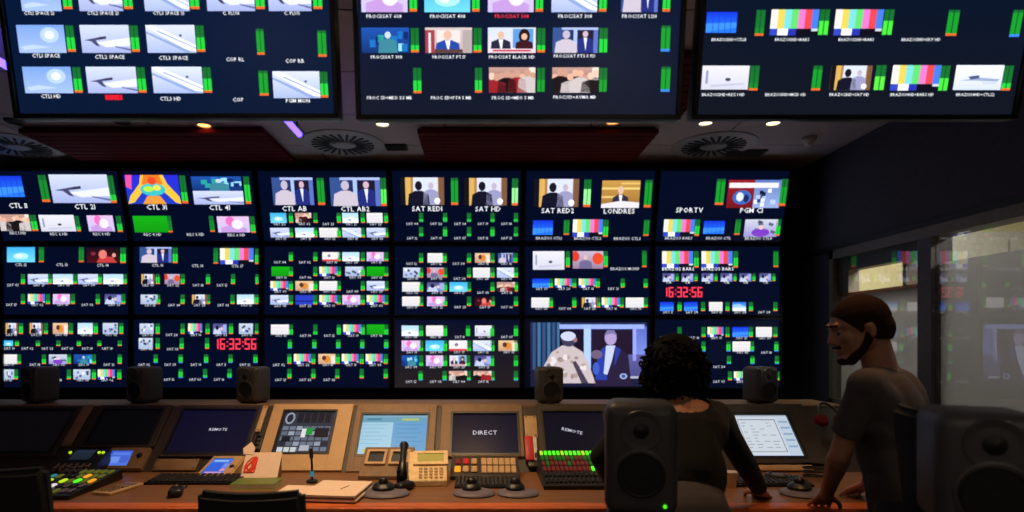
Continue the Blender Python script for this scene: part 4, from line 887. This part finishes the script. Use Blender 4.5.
# trackballs on grey rests
def trackball(px, y, label, rot=0, s=1.0):
    t = thing('trackball', label, 'trackball', (wx(px, y), y, DZ), (0, 0, rot), 'trackballs on grey rests')
    MB().lathe([(.0, 0), (.105*s, 0), (.112*s, .006), (.105*s, .014), (.09*s, .018), (0, .02)], 32, Matrix.Diagonal((1, .8, 1, 1))).build('rest_pad', 'plastic_grey', t)
    MB().lathe([(.05*s, .016), (.052*s, .03), (.04*s, .044), (.026*s, .048)], 24, Matrix.Translation((-.012, .025, 0))).build('housing', 'plastic_black', t)
    bm = MB(); bm.lathe([(.024*math.sin(PI*k/8), .05-.024*math.cos(PI*k/8)) for k in range(9)], 18, Matrix.Translation((-.012, .025, 0))); bm.build('ball', 'plastic_black', t)
    return t
trackball(385, 2.72, 'dark trackball on a grey rest between the notebook and the telephone')
trackball(474, 2.72, 'dark trackball on a grey rest below the DIRECT monitor, nearer the telephone', 0, .86)
trackball(518, 2.72, 'dark trackball on a grey rest beside the lit red key panel', 0, .86)
trackball(805, 2.72, 'dark trackball on a grey rest by the standing man\'s hand')
def mouse(px, y, label, rot):
    t = thing('computer_mouse', label, 'mouse', (wx(px, y), y, DZ), (0, 0, R(rot)))
    MB().rbox((0, 0, .019), (.06, .105, .038), .017, 4).build('body', 'plastic_black', t); MB().cyl((-.004, .025, .036), (.004, .025, .036), .009).build('wheel', 'plastic_grey', t)
    pts = [(0, .052, .012), (.01, .09, .006), (.03, .14, .005), (.02, .2, .005), (.05, .26, .005)]; MB().tube(pts, .0025, 6).build('cable', 'cable', t)
mouse(176, 2.70, 'black mouse lying before the keyboard and plain brown plate', 20)
mouse(404, 2.80, 'small black mouse beside the telephone cord', -35)
mouse(776, 2.98, 'black mouse below the document screen', 60)

# phone lying left of the keyboard, papers, notebook, pen
t = thing('calculator', 'flat pale calculator lying aslant by the video switcher', 'calculator', (wx(121, 2.82), 2.80, DZ), (0, 0, R(-12)))
MB().rbox((0, 0, .007), (.10, .2, .014), .005, 2).build('body', 'beige', t); MB().box((0, .06, .0145), (.08, .04, .002)).build('display', 'plastic_grey', t); grid_keys(t, Matrix.Translation((0, 0, .014)), -.04, -.09, .04, .03, 4, 5, lambda i, j: 'paper_edge', .3, .003)
def sheet_stack(name, label, cat, x, y, w, d, h, rot, n=3, tilt=0):
    t = thing(name, label, cat, (x, y, DZ), (R(tilt), 0, R(rot)))
    for k in range(n):
        o = MB().box((0, 0, 0), (w, d, h/n*.9)).build('page' if n > 1 else 'sheet', 'paper' if k == n-1 else ('paper' if k % 2 else 'paper_edge'), t); o.location = (random.uniform(-.004, .004), random.uniform(-.004, .004), h/n*(k+.5)); o.rotation_euler = (0, 0, R(random.uniform(-1.5, 1.5)))
    return t
nb = sheet_stack('notebook', 'thick open paper notebook lying beside the trackball', 'notebook', wx(338, 2.69), 2.70, .24, .27, .035, -7, 4)
MB().tube([(.02, -.03, .037), (.035, .04, .037)], .0015, 5).build('pencil_mark', 'paper_edge', nb)
sheet_stack('paper_sheet', 'loose pale sheets lying between the chair back and the notebook', 'paper', wx(297, 2.74), 2.74, .17, .2, .012, -5, 2)
# sheet with orange scribble standing on a holder, and an arrow shaped note
h_ = thing('paper_holder', 'tilted note card with a red scribble standing before the beige plate', 'note card', (wx(259, 2.98), 2.98, DZ), (0, 0, R(4)))
MB().prism([(0, 0), (.1, 0), (.1, .03), (.095, .11), (.085, .11), (.005, .02)], -.085, .085).build('stand', 'beige_dark', h_)
MM = Matrix.Translation((0, -.001, .016)) @ Matrix.Rotation(math.atan2(.10, .09), 4, 'X')
put(MB().box((0, .07, .003), (.18, .145, .003)).build('card', 'paper', h_), MM)
scr = []
for k in range(46): a = k*.62; scr.append((-.045+.034*math.cos(a)*(.5+.5*math.sin(k*.31)), .07+.045*math.sin(a*1.13), .006))
put(MB().tube(scr, .0045, 5).build('scribble', 'red_ink', h_), MM)
put(MB().add([(-.10, .13, .006), (-.05, .13, .006), (-.05, .17, .006), (-.075, .205, .006), (-.11, .165, .006), (-.10, .13, .008), (-.05, .13, .008), (-.05, .17, .008), (-.075, .205, .008), (-.11, .165, .008)], [(4, 3, 2, 1, 0), (5, 6, 7, 8, 9), (0, 1, 6, 5), (1, 2, 7, 6), (2, 3, 8, 7), (3, 4, 9, 8), (4, 0, 5, 9)]).build('sticky_note', 'paper', h_), MM)
t = thing('binder', 'slim yellow green binder lying under the tilted note card', 'binder', (wx(257, 2.88), 2.88, DZ), (0, 0, R(2)))
MB().box((0, 0, .012), (.2, .12, .018)).build('pages', 'paper', t); MB().box((0, 0, .0225), (.21, .13, .003)).build('cover', 'glow_olive', t); MB().box((0, 0, .0015), (.21, .13, .003)).build('back_cover', 'glow_olive', t)  # covers share the olive key material, so a faint glow is in their colour
pn = thing('desk_microphone', 'small upright black pen shaped microphone on the desk behind the loose sheets', 'microphone', (wx(312, 2.95), 2.95, DZ))
MB().lathe([(.028, 0), (.028, .01), (.014, .016), (0, .016)], 20).build('base', 'plastic_black', pn); MB().tube([(0, 0, .012), (0, 0, .08), (-.004, .004, .12)], .006, 8).build('stem', 'plastic_black', pn); MB().tube([(-.004, .004, .12), (-.008, .01, .165)], [.01, .009], 10).build('capsule', 'rubber', pn); MB().lathe([(.010, .03), (.010, .055)], 12).build('collar', 'led_cyan', pn)

# small things near the woman
t = thing('paper_cup', 'small yellow lit tea cup on the desk by the woman\'s elbow', 'cup', (wx(731, 2.86), 2.86, DZ)); MB().lathe([(.022, 0), (.03, .07), (.028, .07), (.021, .004), (0, .004)], 20).build('body', 'beige', t); MB().lathe([(.0315, .068), (.0315, .074), (.029, .074)], 20).build('rim', 'white_plastic', t)
t = thing('cable_coil', 'black cable bundle by the far end of the desk', 'cable', (wx(822, 2.96), 3.02, DZ)); MB().tube([(.06*math.cos(k*.5)*(1+.1*math.sin(k)), .045*math.sin(k*.5), .008+.0016*k) for k in range(44)], .005, 6).build('loop', 'cable', t)
t = thing('headset', 'dark red headset hanging at the far end of the sloped face', 'headset', (wx(826, 3.4), 3.36, DZ+.24), (R(45), 0, 0))
for s_ in (-1, 1): MB().lathe([(.0, 0), (.034, 0), (.038, .012), (.03, .028), (0, .03)], 20, Matrix.Translation((s_*.055, 0, .004))).build('ear_cup', 'maroon', t)
MB().tube([(.06*math.cos(a), .12*math.sin(a)+.0, .02) for a in [PI*k/14 for k in range(15)]], .007, 8).build('headband', 'plastic_black', t)

# ------------------------------------------------------------------ loudspeakers
def speaker(label, x, y, z, w, h, d, yaw, group, led=False, m='speaker_grey'):
    """rounded two way studio loudspeaker; local front faces -y, origin at its base"""
    t = thing('loudspeaker', label, 'speaker', (x, y, z), (0, 0, R(yaw)), group)
    MB().rbox((0, d/2, h/2+.004), (w, d, h-.008), min(w, d)*.17, 5).build('cabinet', m, t)
    F0 = Matrix.Rotation(R(90), 4, 'X')
    def dish(name, prof, mm, zz, n=28): return MB().lathe(prof, n, Matrix.Translation((0, 0, zz)) @ F0).build(name, mm, t)
    rw = w*.335; zw = h*.38; zt = h*.765; rt = w*.24
    dish('woofer_ring', [(rw*1.08, -.004), (rw*1.08, .004), (rw, .006), (rw*.96, .002)], m, zw)
    dish('woofer', [(rw, .003), (rw*.9, .006), (rw*.8, .001), (rw*.34, -.014), (rw*.3, -.004), (rw*.18, .002), (0, .004)], 'cone_black', zw)
    dish('waveguide', [(rt*1.2, -.002), (rt*1.15, .003), (rt, .002), (rt*.5, -.004)], m, zt)
    dish('tweeter', [(rt*.46, .0025), (rt*.38, .004), (rt*.24, .008), (0, .011)], 'cone_black', zt)
    if led: MB().lathe([(.006, 0), (.006, .002), (0, .003)], 12, Matrix.Translation((w*.32, -.001, h*.12)) @ F0).build('power_lamp', 'led_green', t)
    for sx in (-1, 1): MB().box((sx*w*.3, d*.5, .003), (w*.16, d*.6, .006)).build('foot_pad', 'rubber', t)
    return t
g = 'small loudspeakers on the desk shelf'
for px, yaw, lb in ((32, 24, 'small loudspeaker on the shelf before the outer column of monitors'), (138, 18, 'small loudspeaker on the shelf above the second switched off console monitor'), (248, 16, 'small loudspeaker on the shelf above the REMOTE and beige interface monitors'), (551, -8, 'small loudspeaker on the shelf before the large soldier picture'), (766, -16, 'small loudspeaker on the shelf above the document screen')):
    speaker(lb, wx(px, 3.60), 3.56, TZ+.001, .152, .218, .15, -yaw if px < 480 else -yaw, g)

def speaker_stand(label, x, y, z, yaw):
    t = thing('speaker_stand', label, 'speaker stand', (x, y, 0), (0, 0, R(yaw)), 'black speaker stands')
    MB().lathe([(.12, 0), (.12, .014), (.11, .018), (0, .018)], 36).build('base', 'casing_soft', t); MB().cyl((0, 0, .014), (0, 0, z-.012), .022, n=20).build('pole', 'casing_soft', t)
    MB().rbox((0, 0, z-.007), (.2, .2, .014), .003, 1).build('top_plate', 'casing_soft', t)
    return t
sx, sy, sz = wx(641, 1.85), 1.85, EYE-(519-340)*1.85/F
speaker('big grey loudspeaker with a green lamp, standing before the woman', sx, sy, sz, 72*1.85/F, .355, .22, -13, 'big loudspeakers near the viewer', True)
speaker_stand('black pole stand under the loudspeaker before the woman', sx+.02, sy+.11, sz, -13)
rx, ry = 1.18, 1.375; rz = EYE-(413-340)*1.40/F-.30
speaker('big grey loudspeaker on a pole stand before the long window', rx, ry, rz, .215, .30, .24, -25, 'big loudspeakers near the viewer', False)
speaker_stand('black pole stand under the loudspeaker before the window', rx+.05, ry+.12, rz, -25)

# ------------------------------------------------------------------ chairs
def chair(label, x, y, yaw, top, bw, bh, lean=6):
    """office chair; local front is +y, backrest at -y"""
    t = thing('office_chair', label, 'chair', (x, y, 0), (0, 0, R(yaw)), 'black office chairs')
    MB().rbox((0, .0, .47), (.46, .44, .08), .03, 4).build('seat', 'fabric_black', t)
    n = 9; vs = []; fs = []
    b = MB()
    def tp(co):
        co.y += .10*(co.x/bw)**2*1.2
    M = Matrix.Translation((0, -.23, top)) @ Matrix.Rotation(R(lean), 4, 'X')
    bm = bmesh.new(); bmesh.ops.create_cube(bm, size=1); bmesh.ops.subdivide_edges(bm, edges=[e for e in bm.edges if abs((e.verts[0].co-e.verts[1].co).x) > .5], cuts=8)
    for v in bm.verts:
        c = v.co; f = 1-.08*max(0, c.z+.1); v.co = Vector((c.x*bw*f, c.y*.055+.14*(c.x)**2, c.z*bh-bh/2))
    sharp = [e for e in bm.edges if len(e.link_faces) == 2 and e.calc_face_angle(0) > .9]
    bmesh.ops.bevel(bm, geom=sharp, offset=.018, segments=3, affect='EDGES'); bm.verts.index_update()
    b.add([v.co for v in bm.verts], [[v.index for v in f.verts] for f in bm.faces], True, M); bm.free(); b.build('backrest', 'fabric_black', t)
    MB().tube([(0, -.1, .43), (0, -.24, .44), (0, -.295, .52), (0, -.285, top-bh*.6)], .018, 10).build('back_bar', 'plastic_black', t)
    MB().cyl((0, 0, .1), (0, 0, .43), .028).build('gas_column', 'plastic_black', t)
    arm = MB().prism([(.0, .10), (.29, .075), (.29, .055), (.0, .06)], -.022, .022); me = None
    for k in range(5):
        o = MB().prism([(.0, .11), (.29, .08), (.29, .058), (.0, .065)], -.022, .022).build('base_leg', 'plastic_black', t) if me is None else link(bpy.data.objects.new('base_leg', me), t)
        me = o.data; o.rotation_euler = (0, 0, 2*PI*k/5)
        w = MB().cyl((-.02, .28, .029), (.02, .28, .029), .028, n=16).build('caster', 'rubber', t); w.rotation_euler = (0, 0, 2*PI*k/5)
    return t
chair('black office chair pushed in before the note card, low backrest', wx(251, 2.0), 2.2, 0, EYE-151*2.0/F, .37, .42)
chair('black office chair at the outer end of the desk by the video switcher', wx(-2, 1.9)-.11, 2.13, 4, EYE-131*1.9/F, .46, .5)
chair('black high backed office chair seen side on behind the standing man', 1.555, 1.78, -92, EYE-70*1.80/F, .36, .62, 7)

# ------------------------------------------------------------------ people
def rcone(mb, a, b, ra, rb, n=16, flat=False):
    """rounded cone from a to b"""
    a = Vector(a); b = Vector(b); d = b-a; Lg = d.length
    M = Matrix.Translation(a) @ (d.to_track_quat('Z', 'Y').to_matrix().to_4x4() if Lg > 1e-6 else Matrix())
    if flat: prof = [(0, 0), (ra, 0), (rb, Lg), (0, Lg)]
    else:
        prof = [(ra*math.sin(PI/2*k/5), -ra*math.cos(PI/2*k/5)) for k in range(6)]+[(rb*math.cos(PI/2*k/5), Lg+rb*math.sin(PI/2*k/5)) for k in range(6)]
    prof[0] = (0, prof[0][1]); prof[-1] = (0, prof[-1][1])
    vs = []; fs = []
    for (r, z) in prof[1:-1]:
        for i in range(n): q = 2*PI*i/n; vs.append((r*math.cos(q), r*math.sin(q), z))
    k0 = len(vs); vs += [(0, 0, prof[0][1]), (0, 0, prof[-1][1])]; m = len(prof)-2
    for k in range(m-1):
        for i in range(n): j = (i+1) % n; fs.append((k*n+i, k*n+j, (k+1)*n+j, (k+1)*n+i))
    for i in range(n): j = (i+1) % n; fs.append((k0, j, i)); fs.append((k0+1, (m-1)*n+i, (m-1)*n+j))
    mb.add(vs, fs, True, M)
def ell(mb, c, r, B=None):
    """ellipsoid with radii r along the columns of the 3x3 frame B"""
    vs = []; fs = []; n = 18; m = 10
    M = Matrix.Translation(c) @ ((B or Matrix.Identity(3)).to_4x4())
    for k in range(1, m):
        for i in range(n): t = PI*k/m; q = 2*PI*i/n; vs.append((r[0]*math.sin(t)*math.cos(q), r[1]*math.sin(t)*math.sin(q), r[2]*math.cos(t)))
    k0 = len(vs); vs += [(0, 0, r[2]), (0, 0, -r[2])]
    for k in range(m-2):
        for i in range(n): j = (i+1) % n; fs.append((k*n+i, (k+1)*n+i, (k+1)*n+j, k*n+j))
    for i in range(n): j = (i+1) % n; fs.append((k0, i, j)); fs.append((k0+1, (m-2)*n+j, (m-2)*n+i))
    mb.add(vs, fs, True, M)
def melt(mb, name, m, parent, voxel, smooth=4, cuts=(), hole=None):
    """fuse overlapping volumes into one continuous skin"""
    o = mb.build(name, m, parent)
    md = o.modifiers.new('fuse', 'REMESH'); md.mode = 'VOXEL'; md.voxel_size = voxel; md.use_smooth_shade = True
    if smooth: ms = o.modifiers.new('relax', 'SMOOTH'); ms.iterations = smooth; ms.factor = .5
    dg = bpy.context.evaluated_depsgraph_get(); dg.update()
    me = bpy.data.meshes.new_from_object(o.evaluated_get(dg)); o.modifiers.clear(); old = o.data; o.data = me; bpy.data.meshes.remove(old)
    if cuts:
        bm = bmesh.new(); bm.from_mesh(me)
        for (co, no) in cuts: bmesh.ops.bisect_plane(bm, geom=bm.verts[:]+bm.edges[:]+bm.faces[:], plane_co=co, plane_no=no, clear_outer=True)
        bm.to_mesh(me); bm.free()
    if hole:                                       # an open neckline
        bm = bmesh.new(); bm.from_mesh(me); hc_, hr_ = hole
        bmesh.ops.delete(bm, geom=[v for v in bm.verts if (v.co-hc_).length < hr_], context='VERTS'); bm.to_mesh(me); bm.free()
    me.polygons.foreach_set('use_smooth', [True]*len(me.polygons)); return o
def hand(mb, w, f, n, t, curl=.25, s=1.0):
    """w wrist, f towards the fingers, n back of the hand, t thumb side"""
    w, f, n, t = Vector(w), Vector(f).normalized(), Vector(n).normalized(), Vector(t).normalized()
    for o in (.031, .011, -.010, -.030): rcone(mb, w+t*o*.5, w+f*.082*s+t*o*s, .0135, .0115)
    for o, Lh, sp in ((.034, .074, .13), (.0115, .083, .03), (-.0115, .077, -.06), (-.034, .060, -.17)):
        b = w+f*.086*s+t*o*s; d = (f+t*sp).normalized()
        p1 = b+(d*math.cos(curl*.4)+n*.10)*Lh*.45*s; p2 = p1+(d*math.cos(curl)-n*math.sin(curl))*Lh*.33*s; p3 = p2+(d*math.cos(curl*2)-n*math.sin(curl*2))*Lh*.25*s
        rcone(mb, b, p1, .0094, .0086, 10); rcone(mb, p1, p2, .0086, .0079, 10); rcone(mb, p2, p3, .0079, .0068, 10)
    b = w+f*.022*s+t*.026*s; p1 = b+(f*.62+t*.72-n*.12)*.042*s; p2 = p1+(f*.86+t*.42-n*.15)*.034*s; p3 = p2+(f*.95+t*.1-n*.2)*.022*s
    rcone(mb, b, p1, .014, .0108, 10); rcone(mb, p1, p2, .0108, .0096, 10); rcone(mb, p2, p3, .0096, .0078, 10)
def head_frame(f, up=(0, 0, 1)):
    f = Vector(f).normalized(); l = Vector(up).cross(f).normalized(); u = f.cross(l).normalized()
    return Matrix((f, l, u)).transposed()         # columns: forward, left, up
def head(mb, c, B, k=1.0):
    """skull, jaw, brow, nose, lips, chin and ears about the skull centre c"""
    P = lambda a, b, d: Vector(c)+B @ Vector((a*k, b*k, d*k))
    ell(mb, P(-.012, 0, .030), (.098*k, .077*k, .090*k), B); ell(mb, P(.028, 0, -.022), (.064*k, .062*k, .086*k), B)
    rcone(mb, P(-.005, .048, -.045), P(.062, .018, -.092), .022*k, .02*k); rcone(mb, P(-.005, -.048, -.045), P(.062, -.018, -.092), .022*k, .02*k)
    ell(mb, P(.072, 0, -.093), (.022*k, .024*k, .018*k), B)
    rcone(mb, P(.084, 0, .022), P(.100, 0, -.020), .009*k, .012*k); rcone(mb, P(.093, .010, -.026), P(.093, -.010, -.026), .010*k, .010*k); ell(mb, P(.104, 0, -.021), (.010*k, .011*k, .010*k), B)
    rcone(mb, P(.080, .034, .034), P(.084, .008, .030), .012*k, .011*k); rcone(mb, P(.080, -.034, .034), P(.084, -.008, .030), .012*k, .011*k)
    rcone(mb, P(.084, .018, -.054), P(.084, -.018, -.054), .010*k, .010*k); ell(mb, P(.088, 0, -.053), (.010*k, .016*k, .006*k), B); ell(mb, P(.086, 0, -.066), (.010*k, .016*k, .007*k), B)
    for s in (-1, 1):
        ell(mb, P(.060, s*.040, -.012), (.022*k, .02*k, .022*k), B); ell(mb, P(-.012, s*.077, -.006), (.014*k, .008*k, .026*k), B); ell(mb, P(-.008, s*.080, .010), (.015*k, .007*k, .011*k), B)
    return P
def eyes(P, B, k, parent):
    for s in (-1, 1):
        m = MB(); ell(m, P(.071, s*.031, .008), (.0115*k, .0115*k, .0105*k), B); e = m.build('eye', 'eye_white', parent)
        m = MB(); ell(m, P(.0795, s*.031, .006), (.0045*k, .0066*k, .0066*k), B); m.build('iris', 'hair_black', e)

# --- the standing man, in profile, leaning his hand on the desk
man = thing('person', 'man in a brown T-shirt with cropped hair and beard standing at the desk', 'person', (0, 0, 0))
Bm = head_frame((-.955, .16, -.25)); hc = Vector((1.425, 2.26, 1.508))
body = MB(); Pm = head(body, hc, Bm, 1.03)
neckb = Vector((1.505, 2.255, 1.36)); chest = Vector((1.515, 2.245, 1.20)); belly = Vector((1.54, 2.21, 1.02)); pelvis = Vector((1.55, 2.18, .90))
shL = Vector((1.365, 2.125, 1.31)); shR = Vector((1.615, 2.385, 1.325)); elL = Vector((1.325, 2.21, 1.045)); wrL = Vector((1.40, 2.425, .845)); elR = Vector((1.69, 2.50, 1.05)); wrR = Vector((1.69, 2.62, .845))
across = (shL-shR).normalized(); spine = (neckb-pelvis).normalized(); fwd = across.cross(spine).normalized()
if fwd.x > 0: fwd = -fwd
Bt = Matrix((fwd, across, spine)).transposed()
def man_torso(mb, g=0):
    ell(mb, chest, (.105+g, .165+g, .18+g), Bt); ell(mb, belly, (.098+g, .142+g, .17+g), Bt)
    rcone(mb, neckb-spine*.06, shL, .062+g, .048+g); rcone(mb, neckb-spine*.06, shR, .062+g, .048+g); rcone(mb, chest, belly, .12+g, .115+g)
    rcone(mb, chest+across*.08-fwd*.03, shL, .08+g, .046+g); rcone(mb, chest-across*.08-fwd*.03, shR, .08+g, .046+g)
    ell(mb, chest-fwd*.05+across*.07+spine*.02, (.07+g, .08+g, .12+g), Bt); ell(mb, chest-fwd*.05-across*.07+spine*.02, (.07+g, .08+g, .12+g), Bt)
man_torso(body); ell(body, pelvis, (.105, .16, .12), Bt)
rcone(body, neckb-spine*.02, hc+Bm @ Vector((-.035, 0, -.03)), .056, .052); rcone(body, neckb-fwd*.01-spine*.03, hc+Bm @ Vector((-.045, 0, -.02)), .05, .048)
for sh, el, wr_ in ((shL, elL, wrL), (shR, elR, wrR)):
    rcone(body, sh, el, .046, .037); rcone(body, sh+(el-sh)*.25, sh+(el-sh)*.7, .047, .042); rcone(body, el, wr_, .037, .025); rcone(body, el+(wr_-el)*.1, el+(wr_-el)*.5, .040, .033)
hand(body, wrL, (.22, .86, -.62), (.1, .55, .8), (.95, -.1, -.1)); hand(body, wrR, (-.1, .8, -.6), (.0, .55, .8), (-.9, -.1, 0))
hipL, hipR = pelvis+across*.09-spine*.05, pelvis-across*.09-spine*.05; knL, knR = Vector((1.50, 2.14, .49)), Vector((1.60, 2.30, .49)); anL, anR = Vector((1.53, 2.15, .09)), Vector((1.65, 2.32, .09))
for hp, kn, an in ((hipL, knL, anL), (hipR, knR, anR)):
    rcone(body, hp, kn, .088, .056); rcone(body, kn, an, .056, .038); rcone(body, kn+Vector((.015, 0, -.05)), kn+Vector((.02, 0, -.2)), .056, .048); rcone(body, an+Vector((.02, 0, -.03)), an+Vector((-.15, .03, -.06)), .034, .026)
melt(body, 'body', 'skin', man, .0052, 3)
sh_ = MB(); man_torso(sh_, .012); ell(sh_, pelvis+spine*.05, (.117, .168, .13), Bt); rcone(sh_, pelvis+spine*.1, pelvis-spine*.06, .125, .13)
for sh, el in ((shL, elL), (shR, elR)): rcone(sh_, sh, sh+(el-sh)*.70, .055, .054, 18, True); rcone(sh_, sh, sh+(el-sh)*.3, .056, .054)
melt(sh_, 't_shirt', 'shirt_brown', man, .007, 4, [(neckb+spine*.03+fwd*.02, (spine+fwd*.25).normalized()), (pelvis-spine*.05, -spine)])
tr = MB(); ell(tr, pelvis-spine*.02, (.112, .165, .12), Bt)
for hp, kn, an in ((hipL, knL, anL), (hipR, knR, anR)): rcone(tr, hp, kn, .098, .07); rcone(tr, kn, an+Vector((0, 0, -.02)), .07, .062, 18, True)
melt(tr, 'trousers', 'jeans_dark', man, .008, 3)
for an in (anL, anR):
    m = MB(); rcone(m, an+Vector((.03, 0, -.048)), an+Vector((-.16, .03, -.055)), .042, .034); rcone(m, an+Vector((.01, 0, .0)), an+Vector((-.03, 0, -.05)), .046, .042); melt(m, 'shoe', 'shoe', man, .007, 3, [((0, 0, .002), (0, 0, -1))])
hm = MB(); ell(hm, Pm(-.016, 0, .036), (.1045, .0835, .0945), Bm); ell(hm, Pm(-.05, 0, -.005), (.072, .078, .075), Bm)
melt(hm, 'hair', 'hair_brown', man, .006, 2, [(Pm(.066, 0, .056), Bm @ Vector((.80, 0, -.60))), (Pm(-.02, 0, -.036), Bm @ Vector((.30, 0, -.95)))])
bd = MB()
for s in (-1, 1): rcone(bd, Pm(.0, s*.052, -.040), Pm(.06, s*.024, -.098), .021, .021)
ell(bd, Pm(.074, 0, -.097), (.024, .028, .019), Bm); rcone(bd, Pm(.086, .022, -.046), Pm(.086, -.022, -.046), .0095, .0095); rcone(bd, Pm(.0, .05, -.04), Pm(-.005, .066, .01), .018, .010); rcone(bd, Pm(.0, -.05, -.04), Pm(-.005, -.066, .01), .018, .010)
melt(bd, 'beard', 'hair_brown', man, .0055, 1); eyes(Pm, Bm, 1.03, man)
for s in (-1, 1):
    m = MB(); rcone(m, Pm(.084, s*.046, .036), Pm(.094, s*.014, .036), .0045, .0055); m.build('eyebrow', 'hair_brown', man)

# --- the woman with curly hair, bent over the desk with her back to the viewer
wo = thing('person', 'woman with dark curly hair in a black top leaning over the desk', 'person', (0, 0, 0))
Bw = head_frame((.10, .86, -.50)); wc = Vector((.80, 2.50, 1.355))
body = MB(); Pw = head(body, wc, Bw, .94)
neckb = Vector((.805, 2.44, 1.235)); chest = Vector((.812, 2.36, 1.11)); belly = Vector((.80, 2.26, .97)); pelvis = Vector((.765, 2.19, .86))
shR = Vector((.965, 2.46, 1.165)); shL = Vector((.645, 2.45, 1.165)); elR = Vector((1.105, 2.50, .955)); wrR = Vector((1.215, 2.60, .815)); elL = Vector((.50, 2.48, .99)); wrL = Vector((.60, 2.66, .815))
across = (shR-shL).normalized(); spine = (neckb-pelvis).normalized(); fwd = across.cross(spine).normalized()
if fwd.y < 0: fwd = -fwd
Bt = Matrix((fwd, across, spine)).transposed()
def woman_torso(mb, g=0):
    ell(mb, chest, (.10+g, .142+g, .15+g), Bt); ell(mb, belly, (.09+g, .118+g, .15+g), Bt); rcone(mb, chest, belly, .105+g, .10+g)
woman_torso(body); ell(body, pelvis, (.098, .13, .12), Bt); ell(body, pelvis-fwd*.03-spine*.03, (.08, .126, .10), Bt)
rcone(body, neckb, wc+Bw @ Vector((-.035, 0, -.03)), .052, .048); rcone(body, neckb-spine*.05, shR, .058, .047); rcone(body, neckb-spine*.05, shL, .058, .047); rcone(body, chest, neckb, .10, .055); rcone(body, chest+spine*.02+across*.06, shR, .08, .05); rcone(body, chest+spine*.02-across*.06, shL, .08, .05)
for sh, el, wr_ in ((shR, elR, wrR), (shL, elL, wrL)): rcone(body, sh, el, .043, .035); rcone(body, el, wr_, .036, .024); rcone(body, el+(wr_-el)*.1, el+(wr_-el)*.45, .038, .031)
hand(body, wrR, (.42, .78, -.40), (.2, .35, .9), (-.85, .45, .1), .2, .93); hand(body, wrL, (.25, .85, -.40), (-.1, .38, .9), (.9, -.3, .1), .2, .93)
hipL, hipR = pelvis-across*.07-Vector((0, 0, .05)), pelvis+across*.07-Vector((0, 0, .05)); knL, knR = Vector((.68, 2.20, .46)), Vector((.845, 2.22, .46)); anL, anR = Vector((.67, 2.14, .085)), Vector((.86, 2.16, .085))
for hp, kn, an in ((hipL, knL, anL), (hipR, knR, anR)):
    rcone(body, hp, kn, .09, .054); rcone(body, kn, an, .053, .035); rcone(body, kn+Vector((0, -.015, -.05)), kn+Vector((0, -.02, -.2)), .052, .044); rcone(body, an+Vector((0, -.02, -.03)), an+Vector((0, .13, -.055)), .031, .024)
melt(body, 'body', 'skin', wo, .0052, 3)
tp_ = MB(); woman_torso(tp_, .011)
for sgn, sh, el, wr_ in ((1, shR, elR, wrR), (-1, shL, elL, wrL)):
    rcone(tp_, sh, el, .055, .046); rcone(tp_, el, el+(wr_-el)*.92, .047, .035, 18, True); rcone(tp_, chest+across*sgn*.08, sh, .085, .058); rcone(tp_, neckb-spine*.05+across*sgn*.075, sh, .052, .055)
melt(tp_, 'top', 'top_black', wo, .0065, 4, [(belly-spine*.105, -spine)], (neckb-fwd*.065-spine*.02, .105))
tr = MB(); ell(tr, pelvis, (.106, .138, .125), Bt); ell(tr, pelvis-fwd*.03-spine*.03, (.088, .134, .108), Bt)
for hp, kn, an in ((hipL, knL, anL), (hipR, knR, anR)): rcone(tr, hp, kn, .092, .064); rcone(tr, kn, an+Vector((0, 0, .0)), .062, .05, 18, True)
melt(tr, 'trousers', 'trousers_grey', wo, .008, 3, [(pelvis+spine*.075, spine)])
for an in (anL, anR):
    m = MB(); rcone(m, an+Vector((0, -.03, -.045)), an+Vector((0, .14, -.052)), .038, .03); rcone(m, an, an+Vector((0, .03, -.045)), .042, .038); melt(m, 'shoe', 'shoe', wo, .007, 3, [((0, 0, .002), (0, 0, -1))])
eyes(Pw, Bw, .94, wo)
hr = MB(); rnd = random.Random(11)
hcx = wc+Vector((0, -.035, .022))
ell(hr, hcx+Vector((0, .0, .015)), (.108, .10, .108)); ell(hr, hcx+Vector((0, -.015, -.07)), (.112, .085, .08))
for k in range(620):
    # each curl springs from the scalp and coils outwards and down
    th = rnd.uniform(0, 2*PI); q0 = rnd.uniform(-.95, 1); ph = math.acos(q0)
    d = Vector((math.sin(ph)*math.cos(th), math.sin(ph)*math.sin(th), math.cos(ph)))
    if d.y > .55 and d.z < .35: continue
    low = max(0, -d.z)
    b = hcx+Vector((d.x*(.100+.02*low), d.y*.092, d.z*.10-.012-low*.05)); t1 = d.cross(Vector((.1, .2, 1))).normalized(); t2 = d.cross(t1); ln = rnd.uniform(.022, .046); cr = rnd.uniform(.006, .012); w0 = rnd.uniform(0, 6); pts = []
    for j in range(8): q = j/7; pts.append(b+d*ln*q-Vector((0, 0, .018*q*q))+t1*cr*math.cos(w0+q*9)+t2*cr*math.sin(w0+q*9))
    hr.tube(pts, [.0095*(1-.45*j/7) for j in range(8)], 5)
hr.build('hair', 'hair_black', wo)
